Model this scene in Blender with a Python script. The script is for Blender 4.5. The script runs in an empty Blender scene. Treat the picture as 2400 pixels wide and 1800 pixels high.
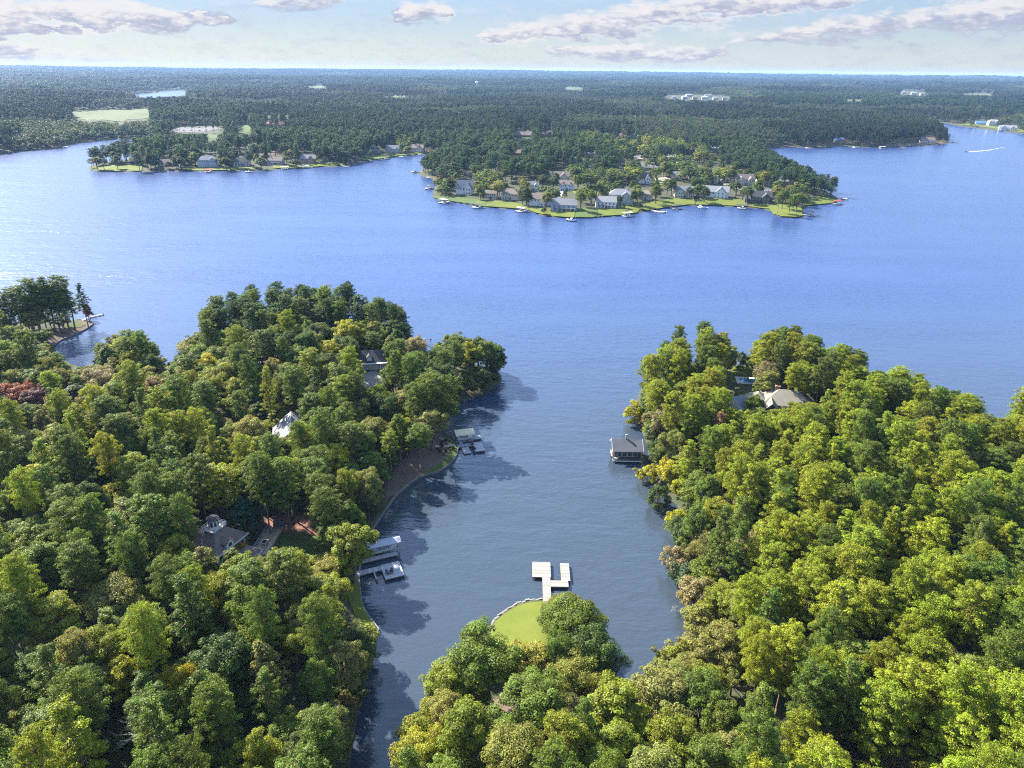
import bpy, bmesh, math, random
import numpy as np
from mathutils import Vector, Matrix
from mathutils.geometry import delaunay_2d_cdt

rng = np.random.RandomState(7)
R_ = math.radians
SC = bpy.context.scene
COL = SC.collection

# ------------------------------------------------------------------ camera
CAM_H = 110.0
F_PX = 1666.0                      # focal length in photo pixels (2400 wide)
PITCH = math.atan(737.0 / F_PX)
ROLL = math.atan(25.0 / 2400.0)
_f = np.array([0, math.cos(PITCH), -math.sin(PITCH)])
_r = np.array([1.0, 0, 0])
_u = np.cross(_r, _f)
RC = _r * math.cos(ROLL) + _u * math.sin(ROLL)
UC = _u * math.cos(ROLL) - _r * math.sin(ROLL)
cam_d = bpy.data.cameras.new('camera')
cam = bpy.data.objects.new('camera', cam_d)
COL.objects.link(cam)
cam_d.sensor_width = 36.0
cam_d.lens = 36.0 * F_PX / 2400.0
cam_d.clip_start = 1.0
cam_d.clip_end = 60000.0
cam.matrix_world = Matrix(((RC[0], UC[0], -_f[0], 0), (RC[1], UC[1], -_f[1], 0), (RC[2], UC[2], -_f[2], CAM_H), (0, 0, 0, 1)))
SC.camera = cam

# ------------------------------------------------------------------ light
SUN_AZ = -51.0      # degrees from the view axis, negative = towards the photo's glitter
SUN_EL = 39.0
world = bpy.data.worlds.new('World')
SC.world = world
world.use_nodes = True
SKY_STRENGTH = 0.14
world.cycles.sampling_method = 'MANUAL'
world.cycles.sample_map_resolution = 512
sd_ = bpy.data.lights.new('sun', 'SUN')
sd_.energy = 5.0
sd_.angle = R_(0.53)
sd_.color = (1.0, 0.955, 0.86)
sun = bpy.data.objects.new('sun', sd_)
COL.objects.link(sun)
_sv = Vector((math.sin(R_(SUN_AZ)) * math.cos(R_(SUN_EL)), math.cos(R_(SUN_AZ)) * math.cos(R_(SUN_EL)), math.sin(R_(SUN_EL))))
sun.rotation_euler = _sv.to_track_quat('Z', 'Y').to_euler()
sun.location = (-200, 100, 400)
SC.view_settings.view_transform = 'Standard'
SC.view_settings.look = 'None'
SC.view_settings.gamma = 1.0
SC.view_settings.use_curve_mapping = False
SC.view_settings.exposure = 1.95
cy = SC.cycles
cy.max_bounces = 7
cy.diffuse_bounces = 3
cy.glossy_bounces = 3
cy.transmission_bounces = 4
cy.transparent_max_bounces = 6
cy.volume_bounces = 0
cy.sample_clamp_indirect = 6.0
cy.sample_clamp_direct = 12.0
cy.caustics_reflective = False
cy.caustics_refractive = False
cy.use_denoising = False
cy.filter_width = 1.1


# ------------------------------------------------------------------ node helpers
class NT:
    def __init__(self, tree):
        self.t = tree
        self.t.nodes.clear()

    def n(self, typ, **kw):
        nd = self.t.nodes.new(typ)
        ins = kw.pop('ins', {})
        for k, v in kw.items():
            setattr(nd, k, v)
        for k, v in ins.items():
            self.put(nd.inputs[k], v)
        return nd

    def put(self, sock, v):
        if hasattr(v, 'bl_idname') and v.bl_idname.startswith('NodeSocket'):
            self.t.links.new(v, sock)
        elif hasattr(v, 'outputs'):
            self.t.links.new(v.outputs[0], sock)
        else:
            if sock.type == 'RGBA' and len(v) == 3:
                v = (*v, 1.0)
            sock.default_value = v

    def math(self, op, a, b=None, c=None, clamp=False):
        nd = self.t.nodes.new('ShaderNodeMath')
        nd.operation = op
        nd.use_clamp = clamp
        self.put(nd.inputs[0], a)
        if b is not None:
            self.put(nd.inputs[1], b)
        if c is not None:
            self.put(nd.inputs[2], c)
        return nd.outputs[0]

    def mix(self, fac, a, b, blend='MIX'):
        nd = self.t.nodes.new('ShaderNodeMix')
        nd.data_type = 'RGBA'
        nd.blend_type = blend
        nd.clamp_factor = True
        self.put(nd.inputs[0], fac)
        self.put(nd.inputs[6], a)
        self.put(nd.inputs[7], b)
        return nd.outputs[2]

    def ramp(self, fac, stops, interp='LINEAR'):
        nd = self.t.nodes.new('ShaderNodeValToRGB')
        cr = nd.color_ramp
        cr.interpolation = interp
        while len(cr.elements) < len(stops):
            cr.elements.new(0.5)
        for e, (p, c) in zip(cr.elements, stops):
            e.position = p
            e.color = (*c, 1) if len(c) == 3 else c
        self.put(nd.inputs[0], fac)
        return nd.outputs[0]

    def smooth(self, v, lo, hi):
        nd = self.t.nodes.new('ShaderNodeMapRange')
        nd.interpolation_type = 'SMOOTHSTEP'
        self.put(nd.inputs[0], v)
        nd.inputs[1].default_value = lo
        nd.inputs[2].default_value = hi
        return nd.outputs[0]


def new_mat(name):
    m = bpy.data.materials.new(name)
    m.use_nodes = True
    return m, NT(m.node_tree)


# ------------------------------------------------------------------ sky with clouds (direction based, goes on all round)
w = NT(world.node_tree)
sky = w.n('ShaderNodeTexSky', sky_type='NISHITA', sun_disc=False)
sky.sun_elevation = R_(SUN_EL)
sky.sun_rotation = R_(SUN_AZ)
sky.altitude = 100
sky.air_density = 1.0
sky.dust_density = 0.35
sky.ozone_density = 3.0
tc = w.n('ShaderNodeTexCoord')
sep = w.n('ShaderNodeSeparateXYZ', ins={0: tc.outputs['Generated']})
SX, SY, SZ = sep.outputs


_cmb = w.n('ShaderNodeCombineXYZ', ins={0: w.math('MULTIPLY', SX, 15.0), 1: w.math('MULTIPLY', SY, 15.0), 2: w.math('MULTIPLY', SZ, 58.0)})
CN = w.n('ShaderNodeTexNoise', ins={'Vector': _cmb.outputs[0], 'Scale': 1.15, 'Detail': 6.0, 'Roughness': 0.62}).outputs[0]
_cm2 = w.n('ShaderNodeCombineXYZ', ins={0: w.math('MULTIPLY', SX, 46.0), 1: w.math('MULTIPLY', SY, 46.0), 2: w.math('MULTIPLY', w.math('ADD', SZ, 0.004), 135.0)})
CN2 = w.n('ShaderNodeTexNoise', ins={'Vector': _cm2.outputs[0], 'Scale': 1.0, 'Detail': 3.0, 'Roughness': 0.6}).outputs[0]
AZ = w.math('ARCTAN2', SX, SY)
AZN = w.math('DIVIDE', w.math('ADD', AZ, 0.75), 1.5, clamp=True)


def _dir(px, py):
    d = _f * F_PX + RC * (px - 1200.0) - UC * (py - 900.0)
    d = d / np.linalg.norm(d)
    return math.atan2(d[0], d[1]), d[2]


def _curve(pts, val):
    nd = w.t.nodes.new('ShaderNodeFloatCurve')
    w.put(nd.inputs['Value'], val)
    cv = nd.mapping.curves[0]
    while len(cv.points) < len(pts):
        cv.points.new(0.5, 0.5)
    for p_, (a_, b_) in zip(cv.points, pts):
        p_.location = (a_, b_)
        p_.handle_type = 'AUTO_CLAMPED'
    nd.mapping.update()
    return nd.outputs[0]


def cloud_layer(ctrl):
    """a bank of cloud: rows of (x, height, half thickness) along the sky"""
    pc, pt = [], []
    for x_, y_, t_ in ctrl:
        az_, z_ = _dir(x_, y_)
        z2_ = _dir(x_, y_ - max(t_, .01))[1]
        u_ = (az_ + 0.75) / 1.5
        pc.append((u_, z_ * 8.0)); pt.append((u_, (z2_ - z_) * 22.0 if t_ > 0 else 0.0))
    c_ = w.math('DIVIDE', _curve(pc, AZN), 8.0)
    t_ = w.math('DIVIDE', _curve(pt, AZN), 20.0)
    zw = w.math('ADD', SZ, w.math('MULTIPLY', w.math('SUBTRACT', CN, 0.5), 0.016))
    rel = w.math('DIVIDE', w.math('SUBTRACT', zw, c_), w.math('ADD', t_, 0.0015))
    s_ = w.math('SUBTRACT', w.math('MULTIPLY', w.smooth(t_, 0.0, 0.006), 1.15), w.math('ABSOLUTE', rel))
    return s_, rel


LA = cloud_layer([(-60, 40, 40), (0, 38, 44), (150, 36, 46), (300, 40, 32), (420, 44, 20), (520, 45, 13), (620, 45, 0), (890, 32, 0), (930, 32, 15), (1000, 30, 25), (1060, 30, 12), (1090, 60, 0), (1130, 86, 11),
                  (1250, 76, 25), (1400, 56, 34), (1500, 42, 36), (1600, 24, 38), (1700, 12, 32), (1850, 4, 20), (2000, 0, 9), (2100, 0, 0), (2500, 0, 0)])
LB = cloud_layer([(-60, 112, 12), (60, 114, 12), (125, 114, 0), (560, 6, 0), (620, 6, 13), (700, 6, 17), (800, 4, 9), (840, 4, 0), (1250, 120, 0), (1300, 119, 13), (1450, 123, 18), (1590, 130, 22), (1680, 120, 9),
                  (1740, 98, 9), (1850, 86, 18), (1980, 68, 31), (2150, 50, 33), (2300, 36, 36), (2460, 30, 38)])
puff = w.math('MULTIPLY', w.math('SUBTRACT', w.math('ADD', w.math('MULTIPLY', CN, 0.55), w.math('MULTIPLY', CN2, 0.45)), 0.5), 4.4)
cA = w.smooth(w.math('ADD', LA[0], puff), -0.05, 0.8)
cB = w.smooth(w.math('ADD', LB[0], puff), -0.05, 0.8)
veil = w.math('MULTIPLY', w.smooth(w.math('ADD', w.math('MULTIPLY', CN, 0.6), w.math('MULTIPLY', CN2, 0.4)), 0.46, 0.72), 0.42)
high = w.math('MULTIPLY', w.smooth(SZ, 0.085, 0.14), w.smooth(CN, 0.52, 0.64))        # the cloud field goes on overhead and all round
cov = w.math('MAXIMUM', w.math('MAXIMUM', w.math('MAXIMUM', cA, w.math('MULTIPLY', cB, 0.9)), high), veil)
relm = w.mix(cA, LB[1], LA[1])
lit = w.smooth(w.math('ADD', w.math('MULTIPLY', relm, 0.75), w.math('MULTIPLY', w.math('SUBTRACT', CN2, 0.45), 3.2)), -0.45, 0.7)
cloud_col = w.mix(lit, (0.84, 0.89, 1.20), (1.70, 1.63, 1.63))
pale = w.mix(w.smooth(SZ, 0.0, 0.10), (0.98, 1.11, 1.16), (0.58, 0.82, 1.25))
haze_f = w.math('MULTIPLY', w.smooth(SZ, 0.42, 0.05), 0.94)
base_sky = w.mix(haze_f, sky.outputs[0], pale)
full = w.mix(w.math('MULTIPLY', cov, 0.88), base_sky, cloud_col)
bg = w.n('ShaderNodeBackground', ins={'Color': full, 'Strength': SKY_STRENGTH})
out = w.n('ShaderNodeOutputWorld')
w.t.links.new(bg.outputs[0], out.inputs['Surface'])


# ------------------------------------------------------------------ pixel <-> place
def at(px, py, z=0.0):
    d = _f * F_PX + RC * (px - 1200.0) - UC * (py - 900.0)
    t = (z - CAM_H) / d[2]
    return d[0] * t, d[1] * t


def proj(P):
    P = np.asarray(P, float).reshape(-1, 3) - np.array([0, 0, CAM_H])
    dep = P @ _f
    dep = np.where(dep < 1, 1, dep)
    return np.stack([1200 + F_PX * (P @ RC) / dep, 900 - F_PX * (P @ UC) / dep], 1)


def px_per_m(x, y, z=0):
    return F_PX / float(np.dot(np.array([x, y, z - CAM_H]), _f))


def in_poly(px, py, poly):
    px = np.asarray(px, float); py = np.asarray(py, float)
    n = len(poly)
    if px.size < 64:
        q = np.asarray(poly, float); q2 = np.roll(q, -1, 0)
        X_, Y_ = px.reshape(-1, 1), py.reshape(-1, 1)
        dy = q2[:, 1] - q[:, 1]
        c = ((q[:, 1] > Y_) != (q2[:, 1] > Y_)) & (X_ < (q2[:, 0] - q[:, 0]) * (Y_ - q[:, 1]) / np.where(dy == 0, 1, dy) + q[:, 0])
        return (c.sum(1) % 2 == 1).reshape(px.shape)
    r = np.zeros(px.shape, bool)
    for i in range(n):
        x1, y1 = poly[i]; x2, y2 = poly[(i + 1) % n]
        if y1 == y2:
            continue
        c = ((y1 > py) != (y2 > py)) & (px < (x2 - x1) * (py - y1) / (y2 - y1) + x1)
        r ^= c
    return r


def sdist(X, Y, poly):
    """signed distance, positive inside"""
    X = np.asarray(X, float); Y = np.asarray(Y, float)
    n = len(poly)
    if X.size < 64:
        q = np.asarray(poly, float); e = np.roll(q, -1, 0) - q
        X_, Y_ = X.reshape(-1, 1) - q[:, 0], Y.reshape(-1, 1) - q[:, 1]
        t = np.clip((X_ * e[:, 0] + Y_ * e[:, 1]) / ((e ** 2).sum(1) + 1e-9), 0, 1)
        m_ = np.sqrt(((X_ - t * e[:, 0]) ** 2 + (Y_ - t * e[:, 1]) ** 2).min(1)).reshape(X.shape)
        return np.where(in_poly(X, Y, poly), m_, -m_)
    best = np.full(X.shape, 1e12)
    for i in range(n):
        x1, y1 = poly[i]; x2, y2 = poly[(i + 1) % n]
        dx, dy = x2 - x1, y2 - y1
        L = dx * dx + dy * dy + 1e-9
        t = np.clip(((X - x1) * dx + (Y - y1) * dy) / L, 0, 1)
        q = (X - x1 - t * dx) ** 2 + (Y - y1 - t * dy) ** 2
        np.minimum(best, q, out=best)
    s = np.sqrt(best)
    return np.where(in_poly(X, Y, poly), s, -s)


def G(pts, z=0.0):
    return [at(a, b, z) for a, b in pts]


def smooth_line(pts, it=2):
    for _ in range(it):
        o = [pts[0]]
        for a, b in zip(pts[:-1], pts[1:]):
            o.append((a[0] * .75 + b[0] * .25, a[1] * .75 + b[1] * .25))
            o.append((a[0] * .25 + b[0] * .75, a[1] * .25 + b[1] * .75))
        o.append(pts[-1])
        pts = o
    return pts


# value noise in numpy
_nt = np.random.RandomState(3).rand(256, 256)


def vnoise(x, y):
    xi = np.floor(x).astype(int); yi = np.floor(y).astype(int)
    fx = x - xi; fy = y - yi
    fx = fx * fx * (3 - 2 * fx); fy = fy * fy * (3 - 2 * fy)
    a = _nt[xi % 256, yi % 256]; b = _nt[(xi + 1) % 256, yi % 256]
    c = _nt[xi % 256, (yi + 1) % 256]; d = _nt[(xi + 1) % 256, (yi + 1) % 256]
    return (a * (1 - fx) + b * fx) * (1 - fy) + (c * (1 - fx) + d * fx) * fy


# ------------------------------------------------------------------ shores, traced in photo pixels on the water plane
BANK_WALL = [(929, 1163), (947, 1147), (964, 1133), (981, 1121), (1002, 1114), (1022, 1109), (1038, 1101), (1052, 1092), (1064, 1079), (1072, 1065), (1073, 1052), (1071, 1042), (1064, 1032), (1056, 1025), (1039, 1014)]
LEFT_TIP = [(123, 812), (143, 799), (165, 790), (186, 781), (203, 772), (215, 764), (218, 759), (212, 755), (199, 753), (182, 750)]
YARD_WALL = [(880, 1495), (888, 1478), (868, 1452), (850, 1425), (845, 1390), (841, 1352)]
LAWN_WALL = [(1128, 1540), (1138, 1508), (1148, 1478), (1159, 1455), (1182, 1436), (1211, 1418), (1241, 1410), (1277, 1407), (1300, 1412)]
A_px = ([(812, 1830), (830, 1690), (850, 1620), (868, 1560), (880, 1520)] + YARD_WALL +
        [(850, 1300), (862, 1262), (888, 1220), (908, 1190)] + BANK_WALL +
        [(1028, 1000), (1026, 980), (1040, 962), (1066, 947), (1089, 939), (1123, 927), (1153, 913), (1168, 903), (1178, 888),
         (1165, 868), (1120, 855), (1060, 845), (1010, 832), (975, 806), (950, 790), (900, 782), (830, 776), (775, 772), (700, 772),
         (600, 778), (520, 790), (460, 812), (430, 838), (400, 855), (330, 872), (250, 874), (180, 862), (140, 838)] + LEFT_TIP +
        [(120, 752), (40, 758), (-60, 770), (-250, 790)])
A_w = smooth_line(G(A_px), 1) + [(-600, 300), (-600, 20), (-30, 20)]
B_px = ([(928, 1830), (952, 1760), (1000, 1690), (1062, 1610)] + LAWN_WALL +
        [(1340, 1425), (1385, 1462), (1405, 1515), (1412, 1572), (1440, 1592), (1488, 1600), (1520, 1590), (1553, 1572), (1596, 1569),
         (1620, 1520), (1634, 1481), (1634, 1406), (1618, 1377), (1600, 1330), (1586, 1290), (1588, 1255), (1598, 1228), (1596, 1190),
         (1574, 1172), (1550, 1146), (1536, 1116), (1526, 1080), (1518, 1045), (1508, 1015), (1494, 990), (1490, 955), (1500, 915), (1530, 884), (1600, 864),
         (1680, 856), (1745, 856), (1850, 866), (1950, 890), (2080, 925), (2200, 958), (2290, 985), (2330, 994), (2420, 985), (2700, 965)])
B_w = smooth_line(G(B_px), 1) + [(600, 200), (600, 20), (-15, 20)]
D_px = [(-250, 385), (0, 361), (70, 353), (146, 348), (165, 338), (255, 327), (300, 325), (347, 323), (356, 328), (348, 345), (322, 365), (295, 374), (260, 379), (217, 386),
        (205, 394), (207, 400), (260, 404), (380, 402), (488, 402), (597, 400), (705, 395), (819, 389), (846, 380), (890, 374), (949, 366), (993, 362), (1031, 361),
        (1046, 366), (1020, 380), (985, 398), (980, 410), (1018, 420), (1020, 434), (1015, 446), (1010, 462), (1031, 471), (1058, 474), (1099, 480), (1126, 486), (1194, 490),
        (1235, 493), (1256, 502), (1289, 509), (1330, 512), (1384, 513), (1411, 509), (1457, 507), (1492, 501), (1518, 495), (1565, 488), (1612, 482), (1679, 483),
        (1753, 486), (1803, 492), (1811, 504), (1832, 510), (1870, 513), (1885, 507), (1882, 484), (1944, 479), (1970, 473), (1960, 460), (1920, 440), (1880, 420),
        (1850, 405), (1810, 388), (1790, 368), (1800, 347), (1850, 345), (1905, 347), (1958, 342), (2014, 345), (2090, 347), (2150, 342), (2220, 339), (2228, 331), (2210, 310), (2170, 292),
        (2133, 284), (2204, 287), (2247, 296), (2312, 304), (2400, 314), (2600, 345)]
D_w = smooth_line(G(D_px), 1) + [(4000, 1700), (26000, 9000), (26000, 30000), (-26000, 30000), (-26000, 9000), (-3000, 900)]
W_w = G([(262, 224), (300, 221), (345, 219), (385, 214), (420, 211), (442, 214), (436, 219), (444, 225), (430, 232), (330, 234), (270, 232)])      # a far arm of the lake


def land_sd(X, Y):
    X = np.asarray(X, float); Y = np.asarray(Y, float)
    s = np.full(X.shape, -300.0)
    near = Y < 480
    if near.any():
        s[near] = np.maximum(sdist(X[near], Y[near], A_w), sdist(X[near], Y[near], B_w))
    far = ~near
    if far.any():
        s[far] = np.minimum(sdist(X[far], Y[far], D_w), -sdist(X[far], Y[far], W_w))
    return s


def height(X, Y, s=None):
    X = np.asarray(X, float); Y = np.asarray(Y, float)
    if s is None:
        s = land_sd(X, Y)
    near = Y < 480
    rise = np.where(near, 6.0, 7.0)
    L = np.where(near, 26.0, 90.0)
    si = np.maximum(s, 0)
    h = 0.55 + rise * (1 - np.exp(-si / L)) * (0.55 + 0.9 * vnoise(X / 60 + 9, Y / 60 + 3)) + 0.25 * (vnoise(X / 6, Y / 6) - .5) * np.clip(si / 8, 0, 1)
    d = np.sqrt(X * X + Y * Y)
    far = np.clip((d - 4200) / 9000, 0, 1.3)
    h = h + far * (26 + 62 * vnoise(X / 2600 + 4, Y / 1500 + 8)) + np.clip((d - 1500) / 1800, 0, 1) * 24 * vnoise(X / 620 + 2, Y / 430) * np.clip(si / 300, 0, 1)
    h = np.where(h > 60, 60 + 38 * np.tanh((h - 60) / 38), h)
    edge = np.clip((s + 1.2) / 1.2, 0, 1)
    return np.where(s >= 0, h, -1.6 + (0.55 + 1.6) * edge)


def H1(x, y):
    return float(height(np.array([x]), np.array([y]))[0])


def ground(px, py, up=0.0):
    """the place where the photo's pixel meets the ground (raised by up)"""
    z = 0.5
    for _ in range(8):
        x, y = at(px, py, z + up)
        z = z * .4 + max(H1(x, y), 0.0) * .6
    return x, y, z


# ------------------------------------------------------------------ mesh helpers
class MB:
    def __init__(self):
        self.v = []; self.f = []

    def add(self, vs, fs):
        b = len(self.v)
        self.v += [tuple(p) for p in vs]
        self.f += [tuple(i + b for i in f) for f in fs]
        return self

    def box(self, c, s, rz=0.0):
        x, y, z = s[0] / 2, s[1] / 2, s[2] / 2
        co, si = math.cos(rz), math.sin(rz)
        vs = []
        for dx, dy, dz in ((-x, -y, -z), (x, -y, -z), (x, y, -z), (-x, y, -z), (-x, -y, z), (x, -y, z), (x, y, z), (-x, y, z)):
            vs.append((c[0] + dx * co - dy * si, c[1] + dx * si + dy * co, c[2] + dz))
        return self.add(vs, [(0, 3, 2, 1), (4, 5, 6, 7), (0, 1, 5, 4), (1, 2, 6, 5), (2, 3, 7, 6), (3, 0, 4, 7)])

    def tube(self, p0, p1, r0, r1=None, n=6, cap=True):
        r1 = r0 if r1 is None else r1
        p0 = Vector(p0); p1 = Vector(p1)
        d = (p1 - p0)
        if d.length < 1e-6:
            return self
        d.normalize()
        a = d.orthogonal().normalized(); b = d.cross(a)
        vs = []
        for p, r in ((p0, r0), (p1, r1)):
            for k in range(n):
                t = 2 * math.pi * k / n
                vs.append(p + a * (r * math.cos(t)) + b * (r * math.sin(t)))
        fs = [(k, (k + 1) % n, n + (k + 1) % n, n + k) for k in range(n)]
        if cap:
            fs += [tuple(range(n - 1, -1, -1)), tuple(range(n, 2 * n))]
        return self.add(vs, fs)

    def path(self, pts, rad, n=6):
        for i in range(len(pts) - 1):
            self.tube(pts[i], pts[i + 1], rad[i], rad[i + 1], n, cap=(i == 0 or i == len(pts) - 2))
        return self

    def prism(self, poly, z0, z1):
        n = len(poly)
        a = sum(poly[i][0] * poly[(i + 1) % n][1] - poly[(i + 1) % n][0] * poly[i][1] for i in range(n))
        if a < 0:
            poly = poly[::-1]
        vs = [(p[0], p[1], z0) for p in poly] + [(p[0], p[1], z1) for p in poly]
        fs = [tuple(range(n - 1, -1, -1)), tuple(range(n, 2 * n))] + [(i, (i + 1) % n, n + (i + 1) % n, n + i) for i in range(n)]
        return self.add(vs, fs)

    def lathe(self, prof, n=12, c=(0, 0)):
        m = len(prof)
        vs = []
        for r, z in prof:
            for k in range(n):
                t = 2 * math.pi * k / n
                vs.append((c[0] + r * math.cos(t), c[1] + r * math.sin(t), z))
        fs = []
        for i in range(m - 1):
            for k in range(n):
                fs.append((i * n + k, i * n + (k + 1) % n, (i + 1) * n + (k + 1) % n, (i + 1) * n + k))
        fs += [tuple(range(n - 1, -1, -1)), tuple(range((m - 1) * n, m * n))]
        return self.add(vs, fs)

    def mesh(self, name, mat=None, smooth=False):
        me = bpy.data.meshes.new(name)
        me.from_pydata(self.v, [], self.f)
        if mat:
            me.materials.append(mat)
        if smooth:
            me.polygons.foreach_set('use_smooth', [True] * len(me.polygons))
        me.update()
        return me

    def build(self, name, mat, parent=None, smooth=False):
        return link(name, self.mesh(name, mat, smooth), parent)


def link(name, me, parent=None, loc=None, rz=0.0):
    o = bpy.data.objects.new(name, me)
    COL.objects.link(o)
    if parent:
        o.parent = parent
    if loc is not None:
        o.location = loc
    if rz:
        o.rotation_euler = (0, 0, rz)
    return o


def tag(o, label=None, cat=None, group=None, kind=None):
    if label: o['label'] = label
    if cat: o['category'] = cat
    if group: o['group'] = group
    if kind: o['kind'] = kind
    return o


def thing(name, label, cat, loc=(0, 0, 0), rz=0.0, group=None):
    o = link(name, None, None, loc, rz)
    o.empty_display_size = 0.5
    return tag(o, label, cat, group)


def np_mesh(name, V, Fq=None, Ft=None, mats=(), mat_idx=None, smooth=False, attr=None):
    me = bpy.data.meshes.new(name)
    V = np.asarray(V, np.float32)
    nq = 0 if Fq is None else len(Fq)
    nt = 0 if Ft is None else len(Ft)
    me.vertices.add(len(V)); me.vertices.foreach_set('co', V.ravel())
    loops = []
    if nq: loops.append(np.asarray(Fq, np.int32).ravel())
    if nt: loops.append(np.asarray(Ft, np.int32).ravel())
    L = np.concatenate(loops)
    me.loops.add(len(L)); me.loops.foreach_set('vertex_index', L)
    me.polygons.add(nq + nt)
    st = np.concatenate([np.arange(nq) * 4, nq * 4 + np.arange(nt) * 3]).astype(np.int32)
    me.polygons.foreach_set('loop_start', st)
    for m in mats:
        me.materials.append(m)
    if mat_idx is not None:
        me.polygons.foreach_set('material_index', np.asarray(mat_idx, np.int32))
    if smooth:
        me.polygons.foreach_set('use_smooth', np.ones(nq + nt, bool))
    me.update(calc_edges=True)
    if attr is not None:
        for k, v in attr.items():
            a = me.attributes.new(k, 'FLOAT', 'FACE')
            a.data.foreach_set('value', np.asarray(v, np.float32))
    me.validate()
    return me


# ------------------------------------------------------------------ materials
def plain(name, col, rough=0.6, spec=0.4, var=0.12, scale=3.0, bump=0.0, metal=0.0, coord='Object'):
    m, t = new_mat(name)
    tcn = t.n('ShaderNodeTexCoord')
    no = t.n('ShaderNodeTexNoise', ins={'Vector': tcn.outputs[coord], 'Scale': scale, 'Detail': 5.0, 'Roughness': 0.65})
    c = t.mix(no.outputs[0], tuple(x * (1 - var * 1.6) for x in col), tuple(min(1, x * (1 + var * 1.6)) for x in col))
    if 'deck' in name:
        ri = t.n('ShaderNodeNewGeometry').outputs['Random Per Island']
        c = t.mix(1.0, c, t.ramp(ri, [(0.0, (0.72, 0.70, 0.68)), (1.0, (1.12, 1.12, 1.12))]), 'MULTIPLY')
    b = t.n('ShaderNodeBsdfPrincipled', ins={'Base Color': c, 'Roughness': rough, 'Specular IOR Level': spec, 'Metallic': metal})
    if bump:
        bp = t.n('ShaderNodeBump', ins={'Strength': bump, 'Distance': 0.05, 'Height': no.outputs[0]})
        t.t.links.new(bp.outputs[0], b.inputs['Normal'])
    o = t.n('ShaderNodeOutputMaterial')
    t.t.links.new(b.outputs[0], o.inputs[0])
    return m


def shingle(name, col):
    m, t = new_mat(name)
    tcn = t.n('ShaderNodeTexCoord')
    wv = t.n('ShaderNodeTexWave', wave_type='BANDS', bands_direction='Z', ins={'Vector': tcn.outputs['Object'], 'Scale': 1.6, 'Distortion': 0.4, 'Detail': 1.0})
    no = t.n('ShaderNodeTexNoise', ins={'Vector': tcn.outputs['Object'], 'Scale': 4.0, 'Detail': 6.0, 'Roughness': 0.75})
    n2 = t.n('ShaderNodeTexNoise', ins={'Vector': tcn.outputs['Object'], 'Scale': 0.35, 'Detail': 3.0})
    f = t.math('ADD', t.math('MULTIPLY', no.outputs[0], 0.6), t.math('MULTIPLY', n2.outputs[0], 0.4))
    c = t.mix(f, tuple(x * .6 for x in col), tuple(min(1, x * 1.4) for x in col))
    c = t.mix(t.math('MULTIPLY', wv.outputs[0], 0.18), c, tuple(x * .5 for x in col))
    bp = t.n('ShaderNodeBump', ins={'Strength': 0.5, 'Distance': 0.04, 'Height': t.math('ADD', wv.outputs[0], no.outputs[0])})
    b = t.n('ShaderNodeBsdfPrincipled', ins={'Base Color': c, 'Roughness': 0.8, 'Specular IOR Level': 0.3, 'Normal': bp.outputs[0]})
    o = t.n('ShaderNodeOutputMaterial')
    t.t.links.new(b.outputs[0], o.inputs[0])
    return m


def leaf_mat(name, instanced, needle):
    m, t = new_mat(name)
    if instanced:
        src = t.n('ShaderNodeAttribute', attribute_type='INSTANCER', attribute_name='tint').outputs['Color']
    else:
        src = t.n('ShaderNodeObjectInfo').outputs['Color']
    lv = t.n('ShaderNodeAttribute', attribute_type='GEOMETRY', attribute_name='leafv').outputs['Fac']
    hs = t.n('ShaderNodeHueSaturation', ins={'Hue': t.math('ADD', 0.482, t.math('MULTIPLY', lv, 0.03)), 'Saturation': 1.0,
                                             'Value': t.math('ADD', 0.40, t.math('MULTIPLY', lv, 1.25)), 'Color': src})
    b = t.n('ShaderNodeBsdfPrincipled', ins={'Base Color': hs.outputs[0], 'Roughness': 0.5, 'Specular IOR Level': 0.22})
    tl = t.n('ShaderNodeBsdfTranslucent', ins={'Color': t.mix(0.5, hs.outputs[0], t.mix(1.0, hs.outputs[0], (1.9, 1.6, 0.6), 'MULTIPLY'))})
    mx = t.n('ShaderNodeMixShader', ins={0: 0.38 if needle else 0.45, 1: b.outputs[0], 2: tl.outputs[0]})
    o = t.n('ShaderNodeOutputMaterial')
    t.t.links.new(mx.outputs[0], o.inputs[0])
    return m


M = {}
M['bark'] = plain('bark', (0.13, 0.10, 0.075), 0.9, 0.2, 0.3, 6.0, 0.6)
M['bark_pine'] = plain('bark_pine', (0.17, 0.12, 0.085), 0.9, 0.2, 0.3, 5.0, 0.6)
M['deadwood'] = plain('deadwood', (0.42, 0.39, 0.36), 0.9, 0.2, 0.2, 5.0, 0.4)
M['leaf'] = leaf_mat('leaf', False, False)
M['needle'] = leaf_mat('needle', False, True)
M['leaf_i'] = leaf_mat('leaf_far', True, False)
M['white'] = plain('white_paint', (0.60, 0.60, 0.58), 0.5, 0.4, 0.04, 2.0)
M['cream'] = plain('cream_paint', (0.48, 0.43, 0.35), 0.6, 0.3, 0.06, 2.0)
M['beige'] = plain('beige_wall', (0.46, 0.40, 0.32), 0.7, 0.3, 0.08, 2.0)
M['greyblue'] = plain('grey_blue_siding', (0.30, 0.35, 0.40), 0.65, 0.3, 0.08, 2.0)
M['grey'] = plain('grey_siding', (0.36, 0.37, 0.37), 0.65, 0.3, 0.08, 2.0)
M['brick'] = plain('brick_wall', (0.30, 0.17, 0.12), 0.8, 0.25, 0.2, 5.0)
M['dark_wall'] = plain('dark_stained_wall', (0.07, 0.06, 0.055), 0.7, 0.3, 0.2, 3.0)
M['glass'] = plain('window_glass', (0.02, 0.03, 0.04), 0.06, 0.8, 0.05, 1.0)
M['r_grey'] = shingle('shingle_grey', (0.20, 0.20, 0.21))
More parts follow.
